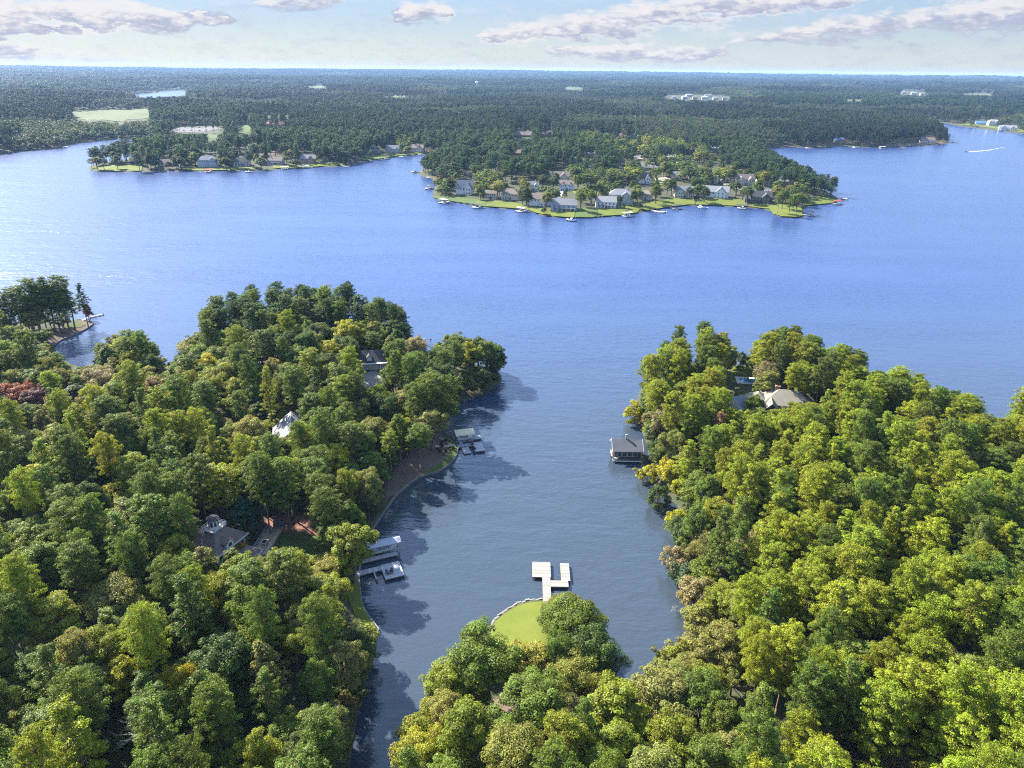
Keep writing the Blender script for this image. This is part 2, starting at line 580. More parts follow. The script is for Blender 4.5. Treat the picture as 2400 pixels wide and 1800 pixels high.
M['r_slate'] = shingle('shingle_slate', (0.095, 0.095, 0.105))
M['r_dark'] = shingle('shingle_charcoal', (0.055, 0.055, 0.06))
M['r_brown'] = shingle('shingle_brown', (0.16, 0.125, 0.105))
M['r_tan'] = shingle('shingle_tan', (0.20, 0.175, 0.14))
M['r_pale'] = shingle('shingle_pale_grey', (0.25, 0.245, 0.24))
M['r_red'] = shingle('shingle_red', (0.26, 0.10, 0.07))
M['r_blue'] = plain('blue_metal_roof', (0.10, 0.20, 0.36), 0.4, 0.5, 0.06, 1.0)
M['wood_grey'] = plain('weathered_deck', (0.27, 0.25, 0.22), 0.8, 0.25, 0.22, 2.5, 0.3)
M['wood_pale'] = plain('pale_deck', (0.36, 0.355, 0.365), 0.7, 0.3, 0.08, 2.0, 0.2)
M['wood_blue'] = plain('blue_grey_deck', (0.27, 0.285, 0.33), 0.7, 0.3, 0.12, 2.0, 0.2)
M['wood_tan'] = plain('tan_deck', (0.40, 0.31, 0.21), 0.75, 0.3, 0.2, 2.0, 0.3)
M['pile'] = plain('piling_wood', (0.20, 0.165, 0.13), 0.85, 0.2, 0.25, 4.0, 0.3)
M['wall_stone'] = plain('pale_shore_stone', (0.20, 0.185, 0.165), 0.85, 0.25, 0.25, 2.0, 0.6)
M['wall_wood'] = plain('seawall_wood', (0.17, 0.15, 0.13), 0.85, 0.2, 0.25, 3.0, 0.4)
M['metal'] = plain('galvanised_metal', (0.45, 0.46, 0.48), 0.4, 0.5, 0.08, 2.0, 0, 0.6)
M['canvas_tan'] = plain('tan_canvas', (0.62, 0.52, 0.36), 0.8, 0.2, 0.06, 1.0)
M['canvas_red'] = plain('red_canvas', (0.35, 0.05, 0.04), 0.8, 0.2, 0.08, 1.0)
M['canvas_blue'] = plain('blue_canvas', (0.03, 0.09, 0.20), 0.8, 0.2, 0.08, 1.0)
M['black'] = plain('black_plastic', (0.03, 0.03, 0.03), 0.5, 0.4, 0.1, 2.0)
M['gel'] = plain('white_gelcoat', (0.60, 0.60, 0.60), 0.2, 0.5, 0.03, 1.0)
M['red'] = plain('red_paint', (0.45, 0.06, 0.04), 0.5, 0.4, 0.1, 1.0)
M['silver_roof'] = plain('grey_metal_roof', (0.30, 0.32, 0.36), 0.45, 0.5, 0.06, 1.0)
M['asphalt_pale'] = plain('pale_asphalt', (0.10, 0.097, 0.094), 0.9, 0.2, 0.2, 0.1)
M['concrete'] = plain('concrete', (0.50, 0.47, 0.42), 0.9, 0.2, 0.15, 0.4, 0.2, 0.0, 'Object')
M['foam'] = plain('foam', (0.75, 0.80, 0.85), 0.8, 0.3, 0.1, 0.5)
M['poolwater'] = plain('pool_water', (0.10, 0.28, 0.42), 0.05, 0.5, 0.05, 0.5)


def cover_mat(name, c1, c2, c3, s1, s2, bump=0.6):
    m, t = new_mat(name)
    geo = t.n('ShaderNodeNewGeometry')
    n1 = t.n('ShaderNodeTexNoise', ins={'Vector': geo.outputs['Position'], 'Scale': s1, 'Detail': 6.0, 'Roughness': 0.65})
    n2 = t.n('ShaderNodeTexNoise', ins={'Vector': geo.outputs['Position'], 'Scale': s2, 'Detail': 5.0, 'Roughness': 0.7})
    c = t.mix(t.smooth(n1.outputs[0], 0.35, 0.65), c1, c2)
    c = t.mix(t.math('MULTIPLY', t.smooth(n2.outputs[0], 0.42, 0.72), 0.75), c, c3)
    bp = t.n('ShaderNodeBump', ins={'Strength': bump, 'Distance': 0.15, 'Height': n2.outputs[0]})
    b = t.n('ShaderNodeBsdfPrincipled', ins={'Base Color': c, 'Roughness': 0.9, 'Specular IOR Level': 0.15, 'Normal': bp.outputs[0]})
    o = t.n('ShaderNodeOutputMaterial')
    t.t.links.new(b.outputs[0], o.inputs[0])
    return m


M['forest_floor'] = cover_mat('forest_floor', (0.055, 0.05, 0.03), (0.035, 0.055, 0.02), (0.10, 0.075, 0.045), 0.06, 0.9)
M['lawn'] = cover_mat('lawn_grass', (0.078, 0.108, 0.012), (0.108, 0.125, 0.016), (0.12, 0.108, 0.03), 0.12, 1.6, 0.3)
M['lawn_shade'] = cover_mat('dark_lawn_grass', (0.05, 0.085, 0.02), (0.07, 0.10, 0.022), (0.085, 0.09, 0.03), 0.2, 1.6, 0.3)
M['mulch'] = cover_mat('pine_straw_mulch', (0.105, 0.074, 0.056), (0.135, 0.096, 0.074), (0.07, 0.05, 0.038), 0.25, 2.2, 0.6)
M['redmulch'] = cover_mat('red_mulch', (0.17, 0.085, 0.06), (0.21, 0.11, 0.08), (0.10, 0.062, 0.045), 0.3, 2.2, 0.6)
M['road'] = cover_mat('pale_drive', (0.24, 0.22, 0.19), (0.28, 0.26, 0.23), (0.20, 0.185, 0.16), 0.1, 1.0, 0.1)
M['field'] = cover_mat('hay_field', (0.080, 0.098, 0.038), (0.10, 0.11, 0.045), (0.062, 0.085, 0.03), 0.01, 0.06, 0.1)

# water
m, t = new_mat('lake_water')
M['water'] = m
geo = t.n('ShaderNodeNewGeometry')
mp = t.n('ShaderNodeMapping', ins={'Vector': geo.outputs['Position'], 'Rotation': (0, 0, R_(14)), 'Scale': (0.45, 1.0, 1.0)})
nz = [t.n('ShaderNodeTexNoise', ins={'Vector': mp.outputs[0], 'Scale': s, 'Detail': d, 'Roughness': 0.55, 'Distortion': 0.3}).outputs[0] for s, d in ((1.25, 2.0), (0.34, 2.0), (0.055, 2.0))]
big = t.n('ShaderNodeTexNoise', ins={'Vector': mp.outputs[0], 'Scale': 0.010, 'Detail': 4.0, 'Roughness': 0.6}).outputs[0]
hgt = t.math('ADD', t.math('MULTIPLY', nz[0], 0.30), t.math('ADD', t.math('MULTIPLY', nz[1], 0.75), t.math('MULTIPLY', nz[2], 1.2)))
mps = t.n('ShaderNodeMapping', ins={'Vector': geo.outputs['Position'], 'Rotation': (0, 0, R_(-20)), 'Scale': (0.25, 1.0, 1.0)})
streak = t.n('ShaderNodeTexNoise', ins={'Vector': mps.outputs[0], 'Scale': 0.022, 'Detail': 3.0, 'Roughness': 0.6}).outputs[0]
wind = t.math('ADD', 0.35, t.math('MULTIPLY', t.math('ADD', t.smooth(big, 0.3, 0.7), t.smooth(streak, 0.35, 0.65)), 0.5))
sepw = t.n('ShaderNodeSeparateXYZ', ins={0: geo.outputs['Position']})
open_ = t.smooth(t.math('ADD', sepw.outputs[1], t.math('MULTIPLY', t.math('SUBTRACT', big, 0.5), 60.0)), 150.0, 420.0)   # silty cove with sky reflection painted into its base colour; bluer water further out
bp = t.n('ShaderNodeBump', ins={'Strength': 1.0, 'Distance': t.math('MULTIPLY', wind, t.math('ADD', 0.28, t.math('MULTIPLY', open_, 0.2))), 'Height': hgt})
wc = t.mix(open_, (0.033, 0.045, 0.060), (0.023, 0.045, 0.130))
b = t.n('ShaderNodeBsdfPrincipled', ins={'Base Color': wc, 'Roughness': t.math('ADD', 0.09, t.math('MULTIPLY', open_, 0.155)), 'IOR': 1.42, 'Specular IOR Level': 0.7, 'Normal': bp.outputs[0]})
o = t.n('ShaderNodeOutputMaterial')
t.t.links.new(b.outputs[0], o.inputs[0])

# ------------------------------------------------------------------ terrain and water sheets
def polar_sheet(d0, d1, ratio, a0, a1, da):
    nd = int(math.log(d1 / d0) / ratio) + 1
    na = int((a1 - a0) / da) + 1
    D = d0 * np.exp(np.linspace(0, math.log(d1 / d0), nd))
    A = np.radians(np.linspace(a0, a1, na))
    DD, AA = np.meshgrid(D, A, indexing='ij')
    X = (DD * np.sin(AA)).ravel(); Y = (DD * np.cos(AA)).ravel()
    i = np.arange(nd - 1)[:, None] * na + np.arange(na - 1)[None, :]
    i = i.ravel()
    Fq = np.stack([i, i + 1, i + na + 1, i + na], 1)[:, ::-1]
    return X, Y, Fq


X, Y, Fq = polar_sheet(25, 24000, 0.0085, -50, 50, 0.26)
S = land_sd(X, Y)
Z = height(X, Y, S)
terrain = link('terrain', np_mesh('terrain', np.stack([X, Y, Z], 1), Fq, None, [M['forest_floor']], smooth=True))
tag(terrain, kind='structure')
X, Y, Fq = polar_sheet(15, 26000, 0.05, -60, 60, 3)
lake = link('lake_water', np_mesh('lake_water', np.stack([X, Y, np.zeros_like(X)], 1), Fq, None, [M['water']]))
tag(lake, kind='structure')


def draped(name, poly_px, mat, up=0.14, step=2.0, inset_water=True, label=None):
    """a sheet of ground cover lying on the terrain inside a traced outline"""
    pts = [ground(a, b)[:2] for a, b in poly_px]
    xs = [p[0] for p in pts]; ys = [p[1] for p in pts]
    n = len(pts)
    dens = []
    for i in range(n):
        a, b = pts[i], pts[(i + 1) % n]
        k = max(1, int(math.hypot(b[0] - a[0], b[1] - a[1]) / step))
        dens += [(a[0] + (b[0] - a[0]) * j / k, a[1] + (b[1] - a[1]) * j / k) for j in range(k)]
    gx, gy = np.meshgrid(np.arange(min(xs), max(xs), step), np.arange(min(ys), max(ys), step))
    gx = gx.ravel() + rng.uniform(-.2, .2, gx.size) * step; gy = gy.ravel() + rng.uniform(-.2, .2, gy.size) * step
    k = sdist(gx, gy, dens) > step * 0.4
    V = [Vector(p) for p in dens] + [Vector(p) for p in zip(gx[k], gy[k])]
    ed = [(i, (i + 1) % len(dens)) for i in range(len(dens))]
    r = delaunay_2d_cdt(V, ed, [], 1, 1e-4)
    vv = np.array([(p[0], p[1]) for p in r[0]])
    zz = height(vv[:, 0], vv[:, 1]) + up
    me = bpy.data.meshes.new(name)
    me.from_pydata([(a, b, c) for (a, b), c in zip(vv, zz)], [], [tuple(f) for f in r[2]])
    me.materials.append(mat)
    me.polygons.foreach_set('use_smooth', [True] * len(me.polygons))
    me.update()
    o = link(name, me)
    return tag(o, label=label, kind='structure')


# ------------------------------------------------------------------ trees: prototypes
def rand_dirs(r, n, zmin=-1.0):
    z = r.uniform(zmin, 1, n); a = r.uniform(0, 2 * math.pi, n)
    q = np.sqrt(1 - z * z)
    return np.stack([q * np.cos(a), q * np.sin(a), z], 1)


def unit(v):
    return v / (np.linalg.norm(v, axis=1, keepdims=True) + 1e-9)


def leaf_quads(r, P, N, size, aspect=0.62):
    """little kite leaves at P facing N"""
    n = len(P)
    T = unit(np.cross(N, r.normal(size=(n, 3))))
    B = np.cross(N, T)
    s = size[:, None]
    V = np.empty((n, 4, 3))
    V[:, 0] = P - T * s; V[:, 1] = P - B * s * aspect; V[:, 2] = P + T * s; V[:, 3] = P + B * s * aspect
    F = np.arange(n * 4).reshape(n, 4)
    return V.reshape(-1, 3), F


def broad_crown(seed, H=18.0, R=5.0, base=0.28, nclump=64, nleaf=150, lsize=0.19, top=1.0, conical=0.0):
    r = np.random.RandomState(seed)
    zc = H * (base + 1) / 2; hz = H * (1 - base) / 2
    d = rand_dirs(r, nclump, -0.55)
    rad = r.uniform(0.5, 1.0, nclump) ** 0.6
    C = d * rad[:, None] * np.array([R * 0.84, R * 0.84, hz * 0.86]) * (0.85 + 0.3 * r.rand(nclump))[:, None]
    lob = 1 + 0.22 * np.sin(np.arctan2(C[:, 1], C[:, 0]) * 3 + r.uniform(0, 6)) + 0.12 * np.sin(np.arctan2(C[:, 1], C[:, 0]) * 5 + r.uniform(0, 6))
    C[:, :2] *= lob[:, None]
    if conical:
        C[:, :2] *= np.clip(1 - conical * (C[:, 2] / hz), 0.25, 1.6)[:, None]
    C[:, 2] += zc
    cr = R * r.uniform(0.13, 0.27, nclump)
    k = np.repeat(np.arange(nclump), (nleaf * (cr / cr.mean()) ** 1.6).astype(int))
    n = len(k)
    dd = rand_dirs(r, n, -0.5)
    sh = r.uniform(0.55, 1.08, n)
    P = C[k] + dd * (cr[k] * sh)[:, None] * np.array([1, 1, 0.72])
    outw = unit(C[k] - np.array([0, 0, zc - hz * 0.3]))
    N = unit(dd * 0.9 + outw * 0.35 + np.array([0, 0, 0.45]) + r.normal(size=(n, 3)) * 0.62)
    size = lsize * r.uniform(0.65, 1.35, n)
    clv = r.rand(nclump)
    lv = np.clip(0.5 + (clv[k] - .5) * 0.55 + r.normal(size=n) * 0.27, 0, 1)
    V, F = leaf_quads(r, P, N, size)
    return V, F, None, lv, C


def pine_crown(seed, H=24.0, R=4.0, base=0.45, nbr=62, slim=False, nspray=72, lsize=0.165):
    r = np.random.RandomState(seed)
    tips = []; brs = []
    for i in range(nbr):
        u = (i + r.rand()) / nbr
        z = H * (base + (0.985 - base) * u)
        if slim:
            prof = max(0.12, (1 - u) ** 0.75) * 1.0
        else:
            prof = math.sqrt(max(0.03, 1 - ((u - 0.42) / 0.60) ** 2))
        L = R * prof * r.uniform(0.6, 1.15)
        a = i * 2.39996 + r.uniform(-.5, .5)
        rise = r.uniform(-0.02, 0.32) + 0.25 * u
        e = np.array([math.cos(a) * L, math.sin(a) * L, z + L * rise])
        s0 = np.array([0, 0, z - 0.3])
        brs.append((s0, e))
        nc = 2 if L < 1.6 else (4 if L < 3 else 5)
        for q in range(nc):
            f = 1.0 - 0.22 * q * r.uniform(0.7, 1.2)
            side = r.normal(size=3) * np.array([0.55, 0.55, 0.2]) * (0.5 + 0.5 * q)
            tips.append(s0 + (e - s0) * f + side)
    tips.append(np.array([0, 0, H * 0.99]))
    C = np.array(tips); nC = len(C)
    cr = r.uniform(0.46, 0.92, nC) * (R / 4.0)
    k = np.repeat(np.arange(nC), (nspray * (cr / cr.mean()) ** 1.7).astype(int))
    n = len(k)
    dd = rand_dirs(r, n, -0.3)
    P = C[k] + dd * (cr[k] * r.uniform(0.5, 1.06, n))[:, None] * np.array([1, 1, 0.68])
    N = unit(dd + np.array([0, 0, 0.5]) + r.normal(size=(n, 3)) * 0.55)
    lv = np.clip(0.5 + (r.rand(nC)[k] - .5) * 0.5 + r.normal(size=n) * 0.28, 0, 1)
    V, F = leaf_quads(r, P, N, lsize * r.uniform(0.7, 1.35, n), 0.42)
    return V, F, None, lv, brs


def trunk_mb(seed, H, r0, r1, top, limbs, bend=0.25, n=7):
    r = np.random.RandomState(seed + 100)
    mb = MB()
    pts = []; rad = []
    bx, by = r.normal(size=2) * bend
    for i in range(6):
        u = i / 5
        pts.append((bx * math.sin(u * 3.1), by * math.sin(u * 2.3), -0.6 + (top * H + 0.6) * u))
        rad.append((r0 * (1.25 if i == 0 else 1)) * (1 - u) + r1 * u)
    mb.path(pts, rad, n)
    for s0, e, ra in limbs:
        mid = (np.asarray(s0) + np.asarray(e)) / 2 + np.array([0, 0, 0.12 * np.linalg.norm(np.asarray(e) - s0)])
        mb.path([tuple(s0), tuple(mid), tuple(e)], [ra, ra * 0.65, ra * 0.25], 4)
    return mb


PROTO = {}


def add_proto(kind, cr, tr, leafmat, barkmat, H, R, base):
    V, Fq4, Ft3, lv, _ = cr
    crown = np_mesh('crown', V, Fq4, Ft3, [leafmat], attr={'leafv': lv})
    trunk = tr.mesh('trunk', barkmat, True)
    PROTO.setdefault(kind, []).append(dict(crown=crown, trunk=trunk, H=H, R=R, base=base, V=V, Fq=Fq4, Ft=Ft3, lv=lv, tmb=tr))


for i in range(7):
    slim = i in (2, 5)
    Hh, Rr, bb = (24.0, 3.5, 0.40) if slim else (24.0, (4.0, 4.5, 0, 3.7, 4.3, 0, 4.8)[i], (0.46, 0.5, 0, 0.42, 0.55, 0, 0.5)[i])
    c = pine_crown(20 + i, Hh, Rr, bb, 54 if slim else 66, slim)
    add_proto('pine', c, trunk_mb(i, Hh, 0.30, 0.06, 0.97, [(a, b_, 0.07) for a, b_ in c[4]]), M['needle'], M['bark_pine'], Hh, Rr, bb)
for i in range(8):
    Hh = 18.0
    Rr = (5.0, 5.6, 4.5, 5.2, 4.8, 6.0, 4.2, 5.4)[i]
    bb = (0.25, 0.3, 0.2, 0.32, 0.22, 0.3, 0.18, 0.26)[i]
    c = broad_crown(50 + i, Hh, Rr, bb, 96 + 6 * i, 190, 0.155, conical=(0.3 if i in (2, 6) else 0.0))
    C = c[4]
    lim = [(np.array([0, 0, Hh * (0.2 + 0.35 * q / 12)]), C[q], 0.12) for q in range(12)]
    add_proto('broad', c, trunk_mb(30 + i, Hh, 0.36, 0.10, 0.8, lim, 0.4), M['leaf'], M['bark'], Hh, Rr, bb)
for i in range(3):      # small rounded tree / tall shrub
    c = broad_crown(80 + i, 6.0, 2.6, 0.04, 60, 120, 0.11)
    add_proto('shrub', c, trunk_mb(60 + i, 6.0, 0.12, 0.04, 0.7, [(np.array([0, 0, .7]), q, 0.05) for q in c[4][:8]], 0.15), M['leaf'], M['bark'], 6.0, 2.6, 0.06)
for i in range(2):      # upright conical evergreen
    c = broad_crown(90 + i, 9.0, 2.2, 0.02, 60, 110, 0.12, conical=0.75)
    add_proto('cone', c, trunk_mb(70 + i, 9.0, 0.15, 0.03, 0.9, [(np.array([0, 0, 1.5]), q, 0.04) for q in c[4][:6]], 0.05), M['leaf'], M['bark'], 9.0, 2.2, 0.02)

NAMES = {'pine': 'pine_tree', 'broad': 'broadleaf_tree', 'shrub': 'shrub', 'cone': 'conical_evergreen'}
CATS = {'pine': 'pine tree', 'broad': 'tree', 'shrub': 'shrub', 'cone': 'evergreen'}
TREES = []      # (x, y, crown radius) of everything planted near the camera


def plant(kind, x, y, Hm, Rm, col, label, group=None, pi=None, z=None, name=None, cat=None):
    P = PROTO[kind][pi % len(PROTO[kind]) if pi is not None else rng.randint(len(PROTO[kind]))]
    z = H1(x, y) if z is None else z
    root = thing(name or NAMES[kind], label, cat or CATS[kind], (x, y, z - 0.05), rng.uniform(0, 6.28), group)
    s = Rm / P['R']
    root.scale = (s, s, Hm / P['H'])
    link('trunk', P['trunk'], root)
    c = link('crown', P['crown'], root)
    c.color = (*col, 1)
    TREES.append((x, y, Rm, Hm))
    return root


def from_top(px, py, Hm):
    """base of a tree whose crown top shows at this pixel"""
    z = 3.0
    for _ in range(10):
        x, y = at(px, py, z + Hm)
        z = z * .4 + .6 * max(0.5, H1(x, y))
    return x, y


# leaf colours (linear albedo)
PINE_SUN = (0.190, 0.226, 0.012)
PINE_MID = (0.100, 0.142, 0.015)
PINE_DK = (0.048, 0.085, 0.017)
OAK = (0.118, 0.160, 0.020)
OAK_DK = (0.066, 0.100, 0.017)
OAK_PALE = (0.190, 0.195, 0.045)
LIME = (0.190, 0.215, 0.018)
YELLOW = (0.290, 0.285, 0.018)
GOLD = (0.340, 0.245, 0.022)
RUST = (0.220, 0.075, 0.040)
MAROON = (0.110, 0.045, 0.040)
TAN = (0.250, 0.210, 0.090)


def vary(c, a=0.16):
    k = 1 + rng.uniform(-a, a)
    return (min(1, c[0] * k * (1 + rng.uniform(-a, a) * .6)), min(1, c[1] * k), min(1, c[2] * k * (1 + rng.uniform(-a, a))))


D2 = 2400.0 / 2212.0
DS = lambda pts: [(a * D2, b * D2) for a, b in pts]
MASK_A = DS([(-400, 600), (0, 660), (20, 690), (60, 705), (110, 745), (150, 792), (195, 785), (205, 722), (240, 706), (300, 708), (340, 738), (362, 782), (378, 770), (385, 738), (428, 705), (433, 660),
             (450, 640), (480, 625), (540, 610), (600, 610), (660, 613), (700, 603), (740, 605), (790, 622), (800, 640), (830, 638), (862, 653), (888, 690), (888, 725), (905, 745), (930, 757),
             (943, 722), (975, 712), (1010, 720), (1060, 720), (1092, 742), (1104, 790), (1090, 835), (1045, 862), (985, 890), (962, 905), (952, 940), (935, 955), (880, 980), (845, 1060),
             (800, 1130), (770, 1150), (800, 1190), (815, 1230), (790, 1262), (760, 1290), (770, 1330), (812, 1370), (818, 1440), (795, 1500), (768, 1600), (745, 1665), (600, 2600), (-900, 2600)])
MASK_B = DS([(795, 2000), (845, 1659), (850, 1580), (890, 1520), (935, 1490), (933, 1460), (958, 1428), (1008, 1368), (1050, 1357), (1092, 1378), (1110, 1402), (1150, 1395), (1150, 1340), (1180, 1295),
             (1230, 1278), (1262, 1300), (1292, 1340), (1322, 1368), (1328, 1400), (1312, 1432), (1292, 1452), (1312, 1474), (1370, 1486), (1420, 1445), (1470, 1412), (1482, 1370), (1478, 1300), (1424, 1212),
             (1418, 1180), (1440, 1130), (1448, 1065), (1402, 1035), (1383, 1000), (1388, 950), (1343, 912), (1346, 830), (1388, 770), (1428, 720), (1470, 698), (1530, 686), (1582, 698), (1592, 760),
             (1622, 762), (1640, 720), (1690, 702), (1742, 702), (1800, 733), (1872, 758), (1882, 800), (1942, 793), (1992, 808), (2060, 838), (2112, 850), (2130, 892), (2182, 903), (2192, 850), (2212, 828),
             (2600, 700), (3400, 2600), (700, 2600)])
# what must stay visible between the trees: (outline in photo pixels, distance beyond which trees may stand behind it)
CLEAR = [
    ([(462, 1194), (530, 1194), (545, 1268), (514, 1284), (455, 1276), (455, 1240)], 172), ([(464, 1292), (486, 1292), (482, 1330), (462, 1330)], 165),
    ([(600, 1250), (650, 1222), (750, 1220), (735, 1255), (690, 1288), (612, 1296)], 165),
    ([(660, 974), (690, 970), (692, 986), (672, 1022), (652, 1020)], 210),
    ([(846, 822), (902, 818), (905, 850), (880, 900), (852, 900)], 262),
    ([(915, 1140), (985, 1062), (1040, 1030), (1066, 1040), (1062, 1085), (985, 1118), (935, 1158)], 192),
    ([(1705, 862), (1770, 862), (1765, 915), (1700, 915)], 262),
    ([(1780, 900), (1880, 905), (1915, 935), (1840, 948), (1800, 952)], 236),
    ([(1715, 930), (1760, 925), (1765, 950), (1720, 962)], 228),
    ([(1425, 1010), (1506, 1010), (1506, 1090), (1425, 1090)], 196),
    ([(1150, 1400), (1270, 1400), (1255, 1440), (1225, 1500), (1180, 1510), (1150, 1490)], 158),
    ([(118, 752), (222, 745), (222, 775), (165, 812), (118, 830)], 262),
    ([(860, 1245), (960, 1245), (960, 1375), (860, 1375)], 160),
    ([(800, 1382), (832, 1398), (842, 1420), (826, 1424)], 142), ([(852, 1440), (885, 1476), (876, 1488)], 138),
    ([(1145, 1660), (1215, 1640), (1230, 1690), (1150, 1700)], 118),
]


def crown_ok(x, y, z, Hm, Rm, base, mask, grow=0.8):
    """does the crown stay inside the wooded outline and leave the views open?"""
    d = math.hypot(x, y)
    sx, sy = y / d, -x / d
    zb = z + Hm * base
    zm = z + Hm * (base + 1) / 2; hz_ = Hm * (1 - base) / 2
    an = np.arange(12) * math.pi / 6
    ring = np.stack([x + sx * np.cos(an) * Rm * grow, y + sy * np.cos(an) * Rm * grow, zm + np.sin(an) * hz_], 1)
    q = proj(np.concatenate([ring, [[x, y, zm], [x, y, zb]]]))
    up = [0, 1, 2, 3, 4, 5, 6, 12]
    if not in_poly(q[up, 0], q[up, 1], mask).all():
        return False
    for poly, dist in CLEAR:
        if d < dist and in_poly(q[:, 0], q[:, 1], poly).any():
            return False
    return True


# ------------------------------------------------------------------ trees placed one by one (crown top seen in the photo)
def hand(kind, px, py, Hm, Rm, col, label, pi=None, group=None, name=None):
    x, y = from_top(px, py, Hm)
    z = H1(x, y)
    k = Rm * px_per_m(x, y, z + Hm)
    CLEAR.append(([(px - k * .55, py + k * .15), (px + k * .55, py + k * .15), (px + k * .6, py + k * .95), (px - k * .6, py + k * .95)], math.hypot(x, y) - .5))
    return plant(kind, x, y, Hm, Rm, vary(col, 0.05), label, group, pi, name=name or ('bank_bush' if kind == 'shrub' and px > 1480 else None))


hand('broad', 500, 850, 17, 6.2, LIME, 'big lime yellow tree in the middle of the woods of the point', 1)
hand('broad', 545, 880, 14, 4.6, (0.22, 0.235, 0.02), 'smaller lime yellow tree leaning on the big lime tree', 4)
hand('broad', 812, 748, 16, 5.6, YELLOW, 'golden yellow tree above the dark garage roof', 3)
hand('broad', 840, 752, 15, 4.6, LIME, 'lime tree between the golden tree and the garage roof', 2)
hand('broad', 772, 795, 13, 4.5, YELLOW, 'yellow tree below the tall dark pines of the point', 0)
hand('broad', 640, 838, 12, 3.6, GOLD, 'small golden treetop poking out of the green woods', 6)
hand('broad', 935, 972, 12, 3.9, YELLOW, 'yellow tree above the mulch bank with the grass strip', 6)
hand('broad', 1010, 955, 15, 5.2, OAK_PALE, 'pale green tree at the end of the mulch bank', 0)
hand('broad', 870, 975, 14, 4.6, OAK_PALE, 'pale tree on the upslope of the mulch bank', 5)
hand('broad', 975, 785, 14, 4.6, TAN, 'tan leafed tree beside the dark garage roof', 7)
hand('broad', 1062, 778, 15, 5.2, OAK, 'round green tree where the wooded point narrows', 3)
hand('broad', 1100, 798, 15, 4.2, YELLOW, 'yellow tree in the clump at the tip of the point', 2)
hand('broad', 1140, 792, 17, 4.9, OAK, 'green tree at the very tip of the wooded point', 0)
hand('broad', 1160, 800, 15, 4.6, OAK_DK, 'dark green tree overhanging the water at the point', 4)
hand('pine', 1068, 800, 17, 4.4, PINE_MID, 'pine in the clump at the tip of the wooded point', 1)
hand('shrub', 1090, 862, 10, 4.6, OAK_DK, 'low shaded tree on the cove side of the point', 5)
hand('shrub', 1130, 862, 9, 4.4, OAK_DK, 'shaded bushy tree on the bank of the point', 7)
hand('broad', 30, 890, 15, 5.6, RUST, 'rust red tree in the woods near the glittering water', 1)
hand('broad', 75, 905, 14, 5.0, MAROON, 'maroon tree beside the rust red tree', 3)
hand('broad', 225, 858, 14, 6.0, TAN, 'pale yellow tree below the small inlet', 5)
hand('broad', 815, 1222, 17, 5.6, LIME, 'yellow green tree standing at the dock with the grey boat roof', 4)
hand('broad', 770, 1300, 9, 4.6, (0.21, 0.2, 0.03), 'low yellow bushy tree beside the paved yard', 5)
hand('cone', 563, 1158, 13, 3.9, (0.03, 0.085, 0.04), 'rounded dark blue green evergreen beside the cupola house', 0)
hand('shrub', 545, 1258, 5.5, 2.7, GOLD, 'golden shrub against the wall of the cupola house', 0)
hand('shrub', 563, 1268, 4.5, 2.2, (0.36, 0.26, 0.02), 'yellow shrub next to the golden shrub', 1)
hand('broad', 280, 1535, 12, 3.0, YELLOW, 'narrow bright yellow tree in the dark lower woods', 6)
hand('broad', 110, 1395, 16, 5.0, LIME, 'bright lime tree beside the cupola house woods', 0)
hand('broad', 255, 1355, 15, 5.2, OAK_PALE, 'cream tipped tree beside the garage wing gap', 5)
hand('cone', 605, 1495, 17, 4.0, OAK_PALE, 'tall cone shaped pale green tree in the lower woods', 1)
hand('shrub', 600, 1730, 7, 2.4, GOLD, 'orange yellow sapling low in the shaded woods', 2)
hand('broad', 1345, 1402, 17, 6.0, OAK, 'large green oak standing beside the small lawn point', 5)
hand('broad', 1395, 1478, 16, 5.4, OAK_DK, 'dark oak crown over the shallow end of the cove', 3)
hand('broad', 1130, 1480, 17, 6.6, OAK, 'green oak with a forked dark trunk by the channel', 1)
hand('broad', 1040, 1560, 13, 4.6, LIME, 'lime yellow tree overhanging the narrow channel', 0)
hand('broad', 1235, 1510, 13, 5.2, (0.24, 0.22, 0.03), 'yellowish tree at the foot of the small lawn', 4)
hand('broad', 1350, 1540, 14, 5.0, (0.2, 0.2, 0.03), 'yellow flecked tree below the dark oak', 7)
hand('broad', 1250, 1590, 15, 6.0, OAK, 'spreading green tree behind the small lawn point', 3)
hand('shrub', 1440, 1585, 6, 2.8, (0.10, 0.13, 0.06), 'grey green bush on the shallow end of the cove', 0)
hand('broad', 1450, 1600, 15, 5.6, LIME, 'lime tree at the muddy head of the cove', 2)
hand('broad', 1560, 1575, 16, 5.8, OAK_PALE, 'pale yellow green tree at the corner of the cove', 0)
hand('shrub', 1492, 926, 10, 4.2, YELLOW, 'drooping yellow tree over the water past the boathouse', 5)
hand('shrub', 1522, 1072, 8, 3.4, YELLOW, 'yellow bush beside the boathouse gable', 4)
hand('shrub', 1548, 1120, 9, 3.6, OAK_DK, 'dark leafy bush on the bank below the boathouse', 2)
hand('shrub', 1592, 1185, 9, 3.2, YELLOW, 'bright yellow bush on the cove bank', 0)
hand('shrub', 1592, 1262, 9, 4.0, TAN, 'cream coloured tree on the bank of the cove', 7)
hand('shrub', 1615, 1300, 9, 3.8, (0.09, 0.13, 0.06), 'grey green tree next to the cream tree on the bank', 1)
hand('shrub', 1640, 1345, 10, 4.4, TAN, 'tan leafed tree leaning over the cove', 5)
hand('shrub', 1642, 1420, 9, 4.0, OAK_PALE, 'pale bank tree above the sunken branches', 3)
hand('pine', 1690, 965, 18, 3.4, (0.24, 0.13, 0.06), 'browning pine among the green pines', 2)
hand('broad', 1790, 1030, 15, 4.2, LIME, 'lime leaved tree poking out of the pine stand', 6)
